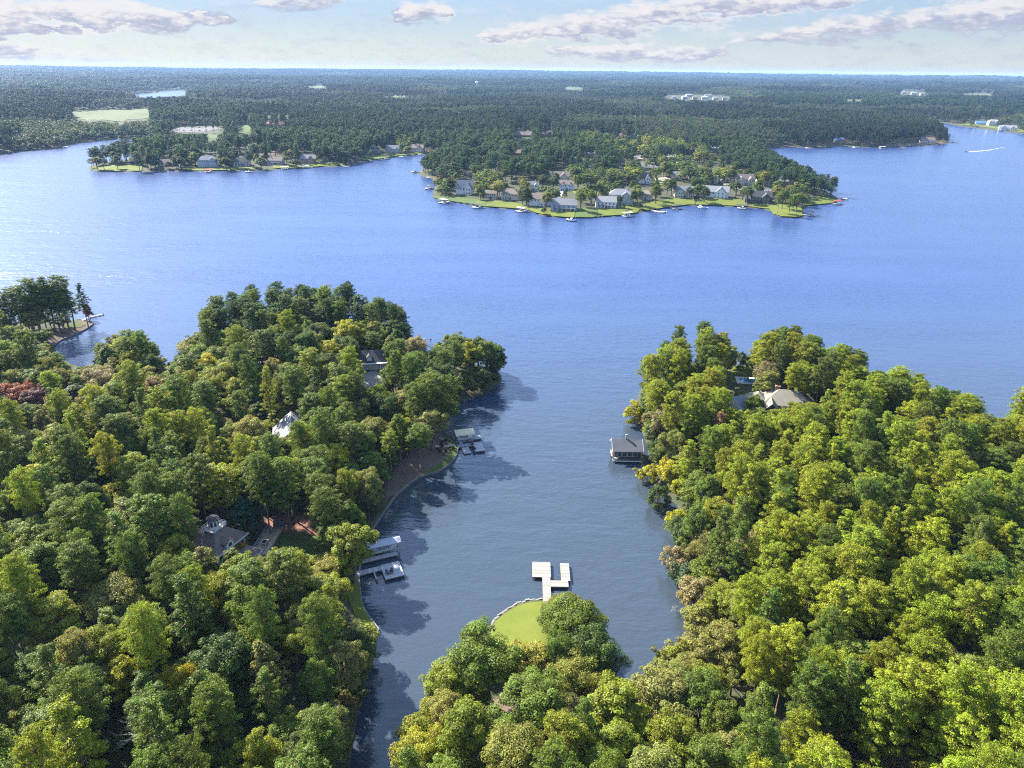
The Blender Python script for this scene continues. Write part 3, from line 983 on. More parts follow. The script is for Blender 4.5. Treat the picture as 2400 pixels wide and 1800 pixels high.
hand('shrub', 1740, 822, 6.5, 2.3, OAK_DK, 'lone small tree on the lawn before the open lake', 6)
# pines of the small far point with the floating dock
for k, (a, b_, h_) in enumerate([(62, 655, 24), (95, 648, 25), (130, 645, 25), (40, 668, 22), (82, 668, 22), (150, 672, 20), (112, 668, 21), (22, 676, 22), (70, 690, 19), (128, 690, 18)]):
    hand('pine', a, b_, h_, 4.7, PINE_MID, 'full crowned pine in the group on the small walled point', (0, 2, 3, 5, 4, 2, 1, 0, 3, 4)[k], 'pines on the small walled point')
hand('pine', 182, 662, 21, 3.0, PINE_DK, 'sparse dark pine leaning out at the end of the walled point', 5)
hand('broad', 197, 700, 10, 2.2, RUST, 'small rust coloured tree by the floating dock', 6)
hand('broad', 62, 715, 15, 5.2, OAK_PALE, 'pale leafy tree under the pines of the walled point', 1)
hand('broad', 90, 770, 10, 4.4, OAK, 'round green tree at the root of the walled point', 3)
for k, (a, b_) in enumerate([(70, 735), (110, 728), (140, 730)]):
    hand('shrub', a, b_, 8, 4.2, OAK_DK, 'leafy bush under the pines of the walled point', k, 'bushes under the pines of the walled point')
for k, (a, b_) in enumerate([(6, 690), (-20, 680)]):
    hand('pine', a, b_, 22, 3.6, PINE_DK, 'dark pine at the root of the walled point', 5 + k, 'pines at the root of the walled point')

# ------------------------------------------------------------------ the rest of the near woods
ZONES = {
    'point': ('tall dark pine crowding the wooded point past the garage', 'green broadleaf tree in the woods of the wooded point', 'pines of the wooded point', 'broadleaf trees of the wooded point'),
    'cupola': ('green pine in the dense woods around the cupola house', 'broadleaf tree in the dense woods around the cupola house', 'pines around the cupola house', 'broadleaf trees around the cupola house'),
    'boathouse': ('yellow green pine in the dense stand behind the boathouse', 'broadleaf tree scattered through the pine stand behind the boathouse', 'pines behind the boathouse', 'broadleaf trees behind the boathouse'),
    'lawn': ('pine in the low woods at the head of the cove', 'broadleaf tree in the low woods behind the lawn point', 'pines at the head of the cove', 'broadleaf trees behind the lawn point'),
}
COUNT = {'pine': 0, 'broad': 0}
CAP = {'pine': 130, 'broad': 170}


LANDMARKS = {
    'point': [((879, 860), 'the dark roofed garage'), ((670, 1010), 'the grey roofed gabled house'), ((1140, 880), 'the tip of the point'), ((500, 930), 'the big lime tree'), ((330, 860), 'the small inlet'), ((780, 790), 'the yellow trees'), ((1010, 1020), 'the mulch bank')],
    'cupola': [((494, 1260), 'the cupola house'), ((670, 1010), 'the grey roofed gabled house'), ((940, 1120), 'the mulch bank'), ((820, 1330), 'the white dock'), ((40, 950), 'the rust red tree'), ((225, 920), 'the pale yellow tree'),
               ((280, 1600), 'the narrow yellow tree'), ((605, 1600), 'the cone shaped tree'), ((800, 1600), 'the narrow channel'), ((110, 1450), 'the bright lime tree')],
    'boathouse': [((1470, 1070), 'the boathouse'), ((1850, 960), 'the tan roofed house'), ((1690, 1080), 'the browning pine'), ((1600, 1300), 'the cream tree'), ((2335, 1560), 'the bare dead treetop'), ((1740, 870), 'the lake lawn'),
                  ((2200, 980), 'the open lake shore'), ((1600, 1560), 'the sunken branches'), ((1790, 1100), 'the lime leaved tree')],
    'lawn': [((1220, 1460), 'the lawn point'), ((1060, 1640), 'the yellow channel tree'), ((1470, 1620), 'the head of the cove'), ((1495, 1760), 'the twiggy dead tree')],
}
LANDMARKS = {k: [(at(*q, 3.0), n) for q, n in v] for k, v in LANDMARKS.items()}


def tree_label(kind, col, Hm, s_, x, y, zone):
    cn = {PINE_SUN: 'yellow green', PINE_MID: 'mid green', PINE_DK: 'dark green', OAK: 'fresh green', OAK_DK: 'deep green', OAK_PALE: 'pale green', LIME: 'lime yellow', YELLOW: 'yellow', TAN: 'tan'}[col]
    size = ('tall ' if Hm > 22 else '' if Hm > 18 else 'shorter ') if kind == 'pine' else ('big ' if Hm > 16.5 else '' if Hm > 13 else 'small ')
    best = min(LANDMARKS[zone], key=lambda q: math.hypot(q[0][0] - x, q[0][1] - y))
    where = ' at the water edge beside ' if s_ < 7 else (' close to ' if math.hypot(best[0][0] - x, best[0][1] - y) < 25 else ' in the woods beyond ' if y > best[0][1] else ' in the woods before ')
    return size + cn + (' pine' if kind == 'pine' else ' broadleaf tree') + where + best[1]


def fill(mask, zonef, xr, yr, tries, sep):
    cand = np.stack([rng.uniform(*xr, tries), rng.uniform(*yr, tries)], 1)
    cand = cand[np.argsort(np.hypot(cand[:, 0], cand[:, 1]) + rng.uniform(0, 110, tries))]
    sdv = land_sd(cand[:, 0], cand[:, 1])
    zz = height(cand[:, 0], cand[:, 1], sdv)
    n_done = 0
    T = None
    for (x, y), s_, z in zip(cand, sdv, zz):
        if s_ < 0.9:
            continue
        if T is None or len(T) != len(TREES):
            T = np.array(TREES)
        zone, ppine = zonef(x, y, s_)
        kind = 'pine' if rng.rand() < ppine else 'broad'
        if COUNT[kind] >= CAP[kind]:
            continue
        if kind == 'pine':
            Hm = rng.uniform(17, 24); Rm = rng.uniform(2.8, 4.3); base = 0.46
        else:
            Hm = rng.uniform(11, 18); Rm = rng.uniform(3.3, 5.3); base = 0.25
        dd = np.hypot(T[:, 0] - x, T[:, 1] - y)
        if (dd < (T[:, 2] + Rm) * sep).any():
            continue
        q = proj([(x, y, z + Hm)])[0]
        if q[0] < -70 or q[0] > 2470 or q[1] > 1990:
            continue
        ok = False
        for tr_ in range(3):
            if crown_ok(x, y, z, Hm, Rm, base, mask):
                ok = True
                break
            Hm *= 0.85; Rm *= 0.92
        if not ok:
            continue
        u = rng.rand()
        if zone == 'boathouse':
            col = (PINE_SUN if u < .72 else PINE_MID) if kind == 'pine' else (OAK_PALE if u < .25 else LIME if u < .45 else TAN if u < .55 else OAK)
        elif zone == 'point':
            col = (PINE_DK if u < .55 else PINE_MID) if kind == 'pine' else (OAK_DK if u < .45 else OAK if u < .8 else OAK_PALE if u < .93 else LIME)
        elif zone == 'lawn':
            col = PINE_MID if kind == 'pine' else (OAK_PALE if u < .3 else OAK if u < .75 else LIME if u < .93 else YELLOW)
        else:
            col = (PINE_MID if u < .7 else PINE_SUN) if kind == 'pine' else (OAK if u < .42 else OAK_PALE if u < .62 else LIME if u < .80 else YELLOW if u < .85 else OAK_DK)
        Z_ = ZONES[zone]
        lab = tree_label(kind, col, Hm, s_, x, y, zone)
        plant(kind, x, y, Hm, Rm, vary(col), lab, Z_[2] if kind == 'pine' else Z_[3], z=z)
        COUNT[kind] += 1
        n_done += 1
    return n_done


def zone_a(x, y, s_):
    if y > 232:
        return 'point', (0.85 if y > 272 and x < -40 else 0.30)
    return 'cupola', 0.42


def zone_b(x, y, s_):
    if x < 42 and y < 130:
        return 'lawn', 0.12
    return 'boathouse', (0.30 if s_ < 9 else 0.84)


na = fill(MASK_A, zone_a, (-215, 20), (45, 345), 11000, 0.68)
CAP = {'pine': 300, 'broad': 245}
nb_ = fill(MASK_B, zone_b, (-20, 235), (45, 300), 11000, 0.64)
print('near trees', na, nb_, COUNT, len(TREES))


# ------------------------------------------------------------------ scattered woods (uncountable masses) as instances on points
def light_proto(name, kind, seed):
    if kind == 'pine':
        V, Fq4, _, lv, brs = pine_crown(seed, 22.0, 4.4, 0.48, 34, False, 22, 0.40)
        Hh = 22.0
    else:
        V, Fq4, _, lv, brs = broad_crown(seed, 17.0, 5.2, 0.12, 38, 46, 0.40)
        Hh = 17.0
    tm = trunk_mb(seed, Hh, 0.3, 0.08, 0.85, [], 0.3, 5)
    tv = np.array(tm.v); b0 = len(V)
    tq = [f for f in tm.f if len(f) == 4]
    VV = np.concatenate([V, tv]); FF = np.concatenate([Fq4, np.array(tq) + b0])
    me = np_mesh(name, VV, FF, None, [M['leaf_i'], M['bark']], np.concatenate([np.zeros(len(Fq4), int), np.ones(len(tq), int)]),
                 attr={'leafv': np.concatenate([lv, np.full(len(tq), .5)])})
    return bpy.data.objects.new(name, me)


WOODS = bpy.data.collections.new('woods_sources')
for i in range(4):
    WOODS.objects.link(light_proto('a_pine_%d' % i, 'pine', 200 + i))
for i in range(5):
    WOODS.objects.link(light_proto('b_broad_%d' % i, 'broad', 300 + i))
N_PINE, N_BROAD = 4, 5
N_NEAR = 0
for kind_, lst in (('pine', (0, 3, 4)), ('broad', (0, 3, 6, 7))):
    for i in lst:
        P_ = PROTO[kind_][i]
        tq = np.array([f for f in P_['tmb'].f if len(f) == 4]); tv = np.array(P_['tmb'].v)
        me = np_mesh('near_' + kind_, np.concatenate([P_['V'], tv]), np.concatenate([P_['Fq'], tq + len(P_['V'])]), None, [M['leaf_i'], M['bark']],
                     np.concatenate([np.zeros(len(P_['Fq']), int), np.ones(len(tq), int)]), attr={'leafv': np.concatenate([P_['lv'], np.full(len(tq), .5)])})
        WOODS.objects.link(bpy.data.objects.new('%s_near_%d' % ('c' if kind_ == 'pine' else 'd', i), me))
NP0, NB0 = N_PINE + N_BROAD, N_PINE + N_BROAD + 3

ng = bpy.data.node_groups.new('scatter_woods', 'GeometryNodeTree')
ng.interface.new_socket('Geometry', in_out='INPUT', socket_type='NodeSocketGeometry')
ng.interface.new_socket('Geometry', in_out='OUTPUT', socket_type='NodeSocketGeometry')
gi = ng.nodes.new('NodeGroupInput'); go = ng.nodes.new('NodeGroupOutput')
ci = ng.nodes.new('GeometryNodeCollectionInfo')
ci.inputs['Collection'].default_value = WOODS
ci.inputs['Separate Children'].default_value = True
ci.inputs['Reset Children'].default_value = True
ip = ng.nodes.new('GeometryNodeInstanceOnPoints')
ip.inputs['Pick Instance'].default_value = True


def na_(name, typ):
    nd = ng.nodes.new('GeometryNodeInputNamedAttribute')
    nd.data_type = typ
    nd.inputs['Name'].default_value = name
    return [o for o in nd.outputs if o.enabled and o.name == 'Attribute'][0]


ng.links.new(gi.outputs[0], ip.inputs['Points'])
ng.links.new(ci.outputs[0], ip.inputs['Instance'])
ng.links.new(na_('idx', 'INT'), ip.inputs['Instance Index'])
ng.links.new(na_('rot', 'FLOAT_VECTOR'), ip.inputs['Rotation'])
ng.links.new(na_('scl', 'FLOAT_VECTOR'), ip.inputs['Scale'])
ng.links.new(ip.outputs[0], go.inputs[0])


def scatter(name, P, idx, scl, tint, label):
    n = len(P)
    me = bpy.data.meshes.new(name)
    me.vertices.add(n)
    me.vertices.foreach_set('co', np.asarray(P, np.float32).ravel())
    a = me.attributes.new('idx', 'INT', 'POINT'); a.data.foreach_set('value', np.asarray(idx, np.int32))
    a = me.attributes.new('rot', 'FLOAT_VECTOR', 'POINT')
    rv = np.zeros((n, 3), np.float32); rv[:, 2] = rng.uniform(0, 6.28, n); a.data.foreach_set('vector', rv.ravel())
    a = me.attributes.new('scl', 'FLOAT_VECTOR', 'POINT'); a.data.foreach_set('vector', np.asarray(scl, np.float32).ravel())
    a = me.attributes.new('tint', 'FLOAT_COLOR', 'POINT')
    a.data.foreach_set('color', np.concatenate([np.asarray(tint), np.ones((n, 1))], 1).astype(np.float32).ravel())
    me.update()
    o = link(name, me)
    md = o.modifiers.new('scatter', 'NODES')
    md.node_group = ng
    return tag(o, label=label, cat='woods', kind='stuff')


def tints(n, table, wts, jit=0.18):
    t = np.array(table)[rng.choice(len(table), n, p=np.array(wts) / sum(wts))]
    return np.clip(t * (1 + rng.uniform(-jit, jit, (n, 1))) * (1 + rng.uniform(-jit * .5, jit * .5, (n, 3))), 0.004, 1)


# --- the rest of the near woods: more crowns between and behind the single trees, and low growth under them
def understory(mask, xr, yr, tries, name, label, table, wts, ppinef, sep):
    cx = rng.uniform(*xr, tries); cy_ = rng.uniform(*yr, tries)
    s = land_sd(cx, cy_)
    k = s > 0.3
    cx, cy_, s = cx[k], cy_[k], s[k]
    z = height(cx, cy_, s)
    q = proj(np.stack([cx, cy_, z + 8], 1))
    k = (q[:, 0] > -80) & (q[:, 0] < 2480) & (q[:, 1] < 1950)
    cx, cy_, z, s = cx[k], cy_[k], z[k], s[k]
    T = np.array(TREES)[:, :3]
    pts = []; sc = []; ids = []
    low = np.zeros((0, 3))
    n1 = int(len(cx) * .62)
    for i, (x, y, zz, ss) in enumerate(zip(cx, cy_, z, s)):
        tall = i < n1
        pine = False
        if tall:
            if ss < 1.5:
                continue
            pine = rng.rand() < ppinef(x, y, ss)
            Hm, Rm, bs = (rng.uniform(16, 23), rng.uniform(2.8, 4.1), .46) if pine else (rng.uniform(10, 17), rng.uniform(3.2, 4.9), .22)
            if (np.hypot(T[:, 0] - x, T[:, 1] - y) < (T[:, 2] + Rm) * sep).any():
                continue
            ok = False
            for _ in range(3):
                if crown_ok(x, y, zz, Hm, Rm, bs, mask):
                    ok = True
                    break
                Hm *= .85; Rm *= .92
            if not ok:
                continue
            T = np.vstack([T, [x, y, Rm]])
        else:
            Hm = rng.uniform(4.5, 10) if ss > 6 else rng.uniform(3.5, 7); Rm = Hm * rng.uniform(0.34, 0.46)
            if (np.hypot(T[:, 0] - x, T[:, 1] - y) < 1.5).any() or (np.hypot(low[:, 0] - x, low[:, 1] - y) < Rm * 1.1).any():
                continue
            if not crown_ok(x, y, zz, Hm, Rm, 0.05, mask, 0.7):
                Hm *= .55; Rm *= .6
                if not crown_ok(x, y, zz, Hm, Rm, 0.05, mask, 0.7):
                    continue
            low = np.vstack([low, [x, y, Rm]])
        pts.append((x, y, zz - 0.1))
        if pine:
            j = rng.randint(3); P_ = PROTO['pine'][(0, 3, 4)[j]]; ids.append(NP0 + j)
        else:
            j = rng.randint(4); P_ = PROTO['broad'][(0, 3, 6, 7)[j]]; ids.append(NB0 + j)
        sc.append((Rm / P_['R'], Rm / P_['R'], Hm / P_['H']))
    n = len(pts)
    tn = tints(n, table, wts)
    pn = np.array(ids) < NB0
    tp_ = tints(n, [PINE_SUN, PINE_MID], [2, 1] if name == 'pine_woods' else [.4, 2])
    if name == 'mixed_woods':
        tp_ = np.where((np.array(pts)[:, 1] > 262)[:, None], tints(n, [PINE_DK, PINE_MID], [2, 1]), tp_)
    scatter(name, pts, ids, sc, np.where(pn[:, None], tp_, tn), label)
    print(name, n)


understory(MASK_A, (-215, 20), (45, 345), 9000, 'mixed_woods', 'mixed leafy woods closing the gaps on the cupola house shore', [OAK, OAK_DK, OAK_PALE, LIME, TAN], [3, 2.0, 2, 1.5, .4], lambda x, y, s_: zone_a(x, y, s_)[1], 0.66)
understory(MASK_B, (-20, 235), (45, 300), 9000, 'pine_woods', 'dense pine woods closing the gaps on the boathouse shore', [OAK, OAK_DK, OAK_PALE, LIME, TAN], [3, 1.6, 2.4, 1.6, .6], lambda x, y, s_: zone_b(x, y, s_)[1], 0.63)

# ------------------------------------------------------------------ far shore: houses, lawns, then the woods around them
HOUSES = [
    # x0, y0, x1, y1 (photo box), walls, roof, style, label
    (1068, 408, 1112, 455, 'white', 'r_grey', 'steep', 'tall white house with steep grey gables behind the round stone terrace'),
    (1137, 438, 1166, 466, 'cream', 'r_brown', 'gable', 'cream gabled house with brown roof beside the tall pines'),
    (1176, 437, 1219, 468, 'beige', 'r_brown', 'hip', 'beige house with brown hipped roof below the pine grove'),
    (1241, 450, 1293, 482, 'white', 'r_brown', 'cross', 'white house with brown roofs and round corner bay by the lake lawn'),
    (1290, 463, 1354, 494, 'greyblue', 'r_grey', 'porch', 'grey blue house with long front porch above the curved lawn'),
    (1286, 390, 1336, 427, 'beige', 'r_brown', 'cross', 'large brown roofed house set back behind the white carriage house'),
    (1311, 426, 1347, 446, 'white', 'r_brown', 'twin', 'white carriage house with twin gables and dark doors'),
    (1395, 456, 1446, 487, 'white', 'r_pale', 'porch', 'low pale house with white porch columns beside the big grey house'),
    (1426, 438, 1484, 479, 'grey', 'r_grey', 'tall', 'big three storey grey house above the flat bright lawn'),
    (1498, 444, 1530, 468, 'beige', 'r_tan', 'hip', 'tan stone house with hipped roof behind young trees'),
    (1497, 405, 1527, 430, 'white', 'r_dark', 'steep', 'white house with steep charcoal roof beside the pale drive'),
    (1580, 432, 1628, 463, 'cream', 'r_grey', 'twin', 'cream house with two front gables above the straight dock walk'),
    (1647, 434, 1711, 464, 'white', 'r_grey', 'cross', 'wide white and grey house half behind lakeside trees'),
    (1692, 402, 1715, 426, 'white', 'r_dark', 'gable', 'small white house with dark roof in the inner row'),
    (1722, 408, 1768, 434, 'cream', 'r_brown', 'twin', 'cream house with sharp twin gables in the inner row'),
    (1758, 448, 1811, 477, 'dark_wall', 'r_dark', 'cross', 'dark stained house with charcoal gables near the shore'),
    (1792, 440, 1824, 464, 'greyblue', 'r_grey', 'gable', 'grey sided house rising behind the dark stained house'),
    (1811, 414, 1859, 432, 'grey', 'r_grey', 'low', 'long low grey roofed house near the far side of the neck'),
    (1408, 309, 1428, 322, 'white', 'r_pale', 'gable', 'small pale house at the start of the row of four in the woods'),
    (1441, 308, 1462, 321, 'white', 'r_pale', 'low', 'second small pale house of the row of four in the woods'),
    (1474, 310, 1492, 324, 'cream', 'r_pale', 'hip', 'third small pale house of the row of four in the woods'),
    (1494, 313, 1511, 325, 'white', 'r_pale', 'gable', 'last small pale house of the row of four in the woods'),
    (1662, 336, 1699, 357, 'grey', 'r_grey', 'cross', 'grey house with several roofs deep in the woods of the peninsula'),
    (1503, 383, 1545, 399, 'beige', 'r_grey', 'low', 'low grey roofed house behind the pale drive'),
    (1200, 300, 1250, 321, 'brick', 'r_brown', 'low', 'long brown roofed building deep in the woods'),
    (1262, 302, 1300, 322, 'brick', 'r_brown', 'cross', 'brown roofed building with a gable beside the long brown building'),
    (1365, 351, 1395, 369, 'white', 'r_grey', 'gable', 'white gabled house among trees behind the peninsula'),
    (1210, 342, 1233, 356, 'white', 'r_brown', 'twin', 'little white gabled house in the pines of the peninsula'),
    (960, 338, 995, 357, 'beige', 'r_brown', 'cross', 'brown gabled house at the head of the far cove'),
    (1090, 362, 1140, 382, 'brick', 'r_brown', 'cross', 'brick house with brown roofs in the woods near the maroon tree'),
    (1146, 379, 1167, 391, 'white', 'r_pale', 'gable', 'small white pale roofed house behind the tall pine grove'),
    (1188, 351, 1223, 364, 'beige', 'r_brown', 'low', 'low beige house deep in the pines of the peninsula'),
    (1232, 430, 1262, 447, 'white', 'r_grey', 'twin', 'white twin gabled garage house behind the lakeside row'),
    (1574, 404, 1601, 421, 'beige', 'r_grey', 'gable', 'beige house with grey gable across the pale drive'),
    (1615, 404, 1646, 422, 'grey', 'r_dark', 'hip', 'grey house with dark hipped roof in the inner row'),
    (1658, 411, 1685, 429, 'white', 'r_grey', 'twin', 'white house with little twin gables in the inner row'),
    (1774, 414, 1801, 432, 'white', 'r_dark', 'steep', 'white steep roofed house near the neck of the peninsula'),
    (1444, 371, 1470, 386, 'cream', 'r_brown', 'hip', 'cream house with brown hipped roof in the mid peninsula woods'),
    (1555, 359, 1586, 374, 'white', 'r_pale', 'low', 'low white pale roofed house in the mid peninsula woods'),
    (1600, 344, 1630, 358, 'beige', 'r_brown', 'gable', 'beige brown roofed house behind the mid peninsula woods'),
    (1330, 364, 1353, 379, 'white', 'r_grey', 'gable', 'white grey roofed house between the big brown roofs'),
    (369, 363, 407, 389, 'beige', 'r_dark', 'low', 'dark roofed house near the end of the long low peninsula'),
    (462, 367, 509, 392, 'greyblue', 'r_grey', 'tall', 'pale blue two storey house on the long low peninsula'),
    (545, 367, 583, 389, 'white', 'r_dark', 'porch', 'white house with dark roof and porch on the long peninsula'),
    (627, 365, 663, 386, 'grey', 'r_brown', 'porch', 'grey house with a long porch on the long peninsula'),
    (703, 359, 739, 383, 'brick', 'r_grey', 'cross', 'brick house with grey roofs on the long peninsula'),
    (864, 337, 890, 357, 'white', 'r_grey', 'tall', 'white two storey house at the far cove beside the pine row'),
    (903, 337, 937, 359, 'grey', 'r_grey', 'twin', 'grey house with twin gables at the far cove'),
    (376, 300, 403, 316, 'brick', 'r_red', 'low', 'red roofed clubhouse beside the car park'),
    (617, 283, 645, 298, 'cream', 'r_red', 'hip', 'cream house with reddish hipped roof by the golf lawns'),
    (648, 280, 678, 296, 'cream', 'r_red', 'low', 'long cream house with reddish roof by the golf lawns'),
    (2288, 279, 2316, 292, 'white', 'r_blue', 'low', 'white building with blue roof on the far right arm of the lake'),
    (2318, 280, 2342, 294, 'white', 'r_pale', 'tall', 'white block house next to the blue roofed building'),
    (2345, 290, 2382, 306, 'white', 'r_grey', 'twin', 'white twin gabled house on the lawn of the far arm'),
    (2160, 321, 2192, 336, 'beige', 'r_brown', 'gable', 'beige gabled house near the tip of the wooded far shore'),
    (1954, 320, 1978, 333, 'white', 'r_blue', 'low', 'white house with blue roof half hidden on the wooded far shore'),
]
HOUSES = [h[:7] + (h[7].replace('far right arm', 'far arm'),) for h in HOUSES]
WIN_F = MB().box((0, 0, 0), (1.0, 0.10, 1.0)).mesh('window', M['white'])
WIN_P = MB().box((0, -0.03, 0), (0.82, 0.10, 0.84)).mesh('pane', M['glass'])
DOOR_ = MB().box((0, 0, 0), (1.0, 0.12, 1.0)).mesh('door', M['dark_wall'])


def gable_wall(mb, w, d, h, rh, ridge='x', c=(0, 0)):
    cx, cy_ = c
    if ridge == 'x':
        pr = [(-d / 2, 0), (d / 2, 0), (d / 2, h), (0, h + rh), (-d / 2, h)]
        vs = [(cx + sx * w / 2, cy_ + a, b) for sx in (-1, 1) for a, b in pr]
    else:
        pr = [(-w / 2, 0), (w / 2, 0), (w / 2, h), (0, h + rh), (-w / 2, h)]
        vs = [(cx + a, cy_ - sy * d / 2, b) for sy in (-1, 1) for a, b in pr]
    fs = [(0, 4, 3, 2, 1), (5, 6, 7, 8, 9)] + [(i, (i + 1) % 5, 5 + (i + 1) % 5, 5 + i) for i in range(5)]
    mb.add(vs, fs)


def gable_roof(mb, w, d, h, rh, ridge='x', c=(0, 0), o=0.45, t=0.22):
    cx, cy_ = c
    if ridge == 'x':
        s = d / 2; L = w / 2 + o
    else:
        s = w / 2; L = d / 2 + o
    e = s + o; drop = rh * o / s
    pr = [(-e, h - drop - 0.02), (-e, h - drop + t), (0, h + rh + t), (e, h - drop + t), (e, h - drop - 0.02), (0, h + rh - 0.02)]
    vs = []
    for k in (-1, 1):
        for a, b in pr:
            vs.append((cx + k * L, cy_ + a, b) if ridge == 'x' else (cx + a, cy_ - k * L, b))
    fs = [(0, 5, 4, 3, 2, 1), (6, 7, 8, 9, 10, 11)] + [(i, (i + 1) % 6, 6 + (i + 1) % 6, 6 + i) for i in range(6)]
    mb.add(vs, fs)


def hip_roof(mb, w, d, h, rh, c=(0, 0), o=0.5, t=0.2, ridge_frac=None):
    cx, cy_ = c
    a, b = w / 2 + o, d / 2 + o
    if w >= d:
        rx, ry = max(0.3, a - b), 0.0
    else:
        rx, ry = 0.0, max(0.3, b - a)
    if ridge_frac:
        rx, ry = a * ridge_frac, b * ridge_frac
    lo = [(-a, -b), (a, -b), (a, b), (-a, b)]
    up = [(-max(rx, .05), -max(ry, .05)), (max(rx, .05), -max(ry, .05)), (max(rx, .05), max(ry, .05)), (-max(rx, .05), max(ry, .05))]
    vs = [(cx + x, cy_ + y, h - 0.02) for x, y in lo] + [(cx + x, cy_ + y, h + t) for x, y in lo] + [(cx + x, cy_ + y, h + rh + t) for x, y in up]
    fs = [(3, 2, 1, 0), (8, 9, 10, 11)]
    for i in range(4):
        j = (i + 1) % 4
        fs += [(i, j, 4 + j, 4 + i), (4 + i, 4 + j, 8 + j, 8 + i)]
    mb.add(vs, fs)


def add_windows(root, spots, wsize=(1.1, 1.5)):
    for (x, y, z, rz) in spots:
        f = link('window', WIN_F, root, (x, y, z), rz)
        f.scale = (wsize[0], 1.0, wsize[1])
        link('pane', WIN_P, f)


HOUSE_SPOTS = []


def build_house(x0, y0, x1, y1, wm, rm, style, label):
    pxc = (x0 + x1) / 2
    gx, gy, gz = ground(pxc, y1)
    ppm = px_per_m(gx, gy, gz)
    W = (x1 - x0) / ppm * 0.94
    W = min(max(W, 8.0), 34.0)
    dep = min(W * 0.62, 12.0)
    face = math.atan2(-gx, gy) * 0.4 + rng.uniform(-0.25, 0.25)
    root = thing('house', label, 'house', (gx, gy + dep * 0.45, gz - 0.3), face, 'houses on the far shores')
    HOUSE_SPOTS.append((gx, gy + dep * .45, W))
    hh = 3.4 if style in ('low',) else 6.0
    if style == 'tall': hh = 8.4 if W > 17 else 6.2
    if style in ('hip', 'gable', 'porch'): hh = 5.2
    wall = MB(); roofs = []; spots = []
    fy = -dep / 2

    def row(xa, xb, y, z, n):
        for k in range(n):
            spots.append((xa + (xb - xa) * (k + .5) / n, y, z, 0))
    if style in ('hip', 'tall'):
        wall.box((0, 0, hh / 2), (W, dep, hh))
        r = MB(); hip_roof(r, W, dep, hh, dep * 0.36); roofs.append(r)
        if style == 'tall':
            gable_wall(wall, W * .36, 2.4, hh, W * .13, 'y', (W * .22, fy - 0.9))
            r = MB(); gable_roof(r, W * .36, 5.0, hh, W * .13, 'y', (W * .22, fy + 0.4)); roofs.append(r)
            row(W * .05, W * .39, fy - 2.12, hh - 1.4, 3); row(W * .05, W * .39, fy - 2.12, 1.7, 3)
            row(-W * .48, W * .02, fy - .02, hh - 1.4, 4)
        else:
            row(-W * .45, W * .45, fy - .02, hh - 1.3, 5)
        row(-W * .45, -W * .02, fy - .02, 1.7, 3)
    else:
        rh = dep * (0.62 if style == 'steep' else 0.36)
        gable_wall(wall, W, dep, hh, rh, 'x')
        r = MB(); gable_roof(r, W, dep, hh, rh, 'x'); roofs.append(r)
        if style in ('cross', 'twin', 'steep'):
            for cx, wf in (((-.25, .3), (.27, .26)) if style == 'twin' else ((.2, .36),)):
                gw = W * wf; grh = gw * (0.75 if style == 'steep' else 0.5)
                gable_wall(wall, gw, 3.0, hh, grh, 'y', (cx * W, fy - 0.8))
                r = MB(); gable_roof(r, gw, dep * .5 + 3.0, hh, grh, 'y', (cx * W, fy - 0.8 + dep * .25)); roofs.append(r)
                row(cx * W - gw * .42, cx * W + gw * .42, fy - 2.32, 1.7, 2); row(cx * W - gw * .42, cx * W + gw * .42, fy - 2.32, hh - 1.3, 2)
            row(-W * .45, W * .0, fy - .02, hh - 1.4, 3)
            if style == 'cross':
                gable_wall(wall, W * .28, dep * .8, hh * .7, W * .09, 'x', (-W * .58, .6))
                r = MB(); gable_roof(r, W * .28, dep * .8, hh * .7, W * .09, 'x', (-W * .58, .6)); roofs.append(r)
        else:
            row(-W * .46, W * .46, fy - .02, hh - 1.4, 5)
            if hh > 4: row(-W * .46, W * .46, fy - .02, 1.6, 4)
    wall.build('wall', M[wm], root)
    for r in roofs:
        r.build('roof', M[rm], root)
    if style == 'porch':
        MB().box((0, fy - 1.5, 3.0), (W * .9, 3.2, 0.22)).build('porch_roof', M[rm], root)
        MB().box((0, fy - 1.5, 0.3), (W * .9, 3.2, 0.5)).build('porch_floor', M['wood_pale'], root)
        cm = MB().box((0, 0, 0), (0.3, 0.3, 2.5)).mesh('column', M['white'])
        for k in range(6):
            link('column', cm, root, (-W * .43 + W * .86 * k / 5, fy - 2.9, 1.7))
    add_windows(root, spots, (1.2, 1.6))
    for sgn in (-1, 1):
        add_windows(root, [(sgn * (W / 2 + .02), 0.0, hh - 1.4, sgn * math.pi / 2)], (1.1, 1.5))
    dr = link('door', DOOR_, root, (W * .03, fy - .03, 1.25)); dr.scale = (1.3, 1, 2.3)
    if style not in ('low',):
        MB().box((W * .32, dep * .12, hh + dep * .30), (0.9, 0.9, 3.0)).box((W * .32, dep * .12, hh + dep * .30 + 1.55), (1.1, 1.1, .18)).build('chimney', M['brick'], root)


for h in HOUSES:
    build_house(*h)

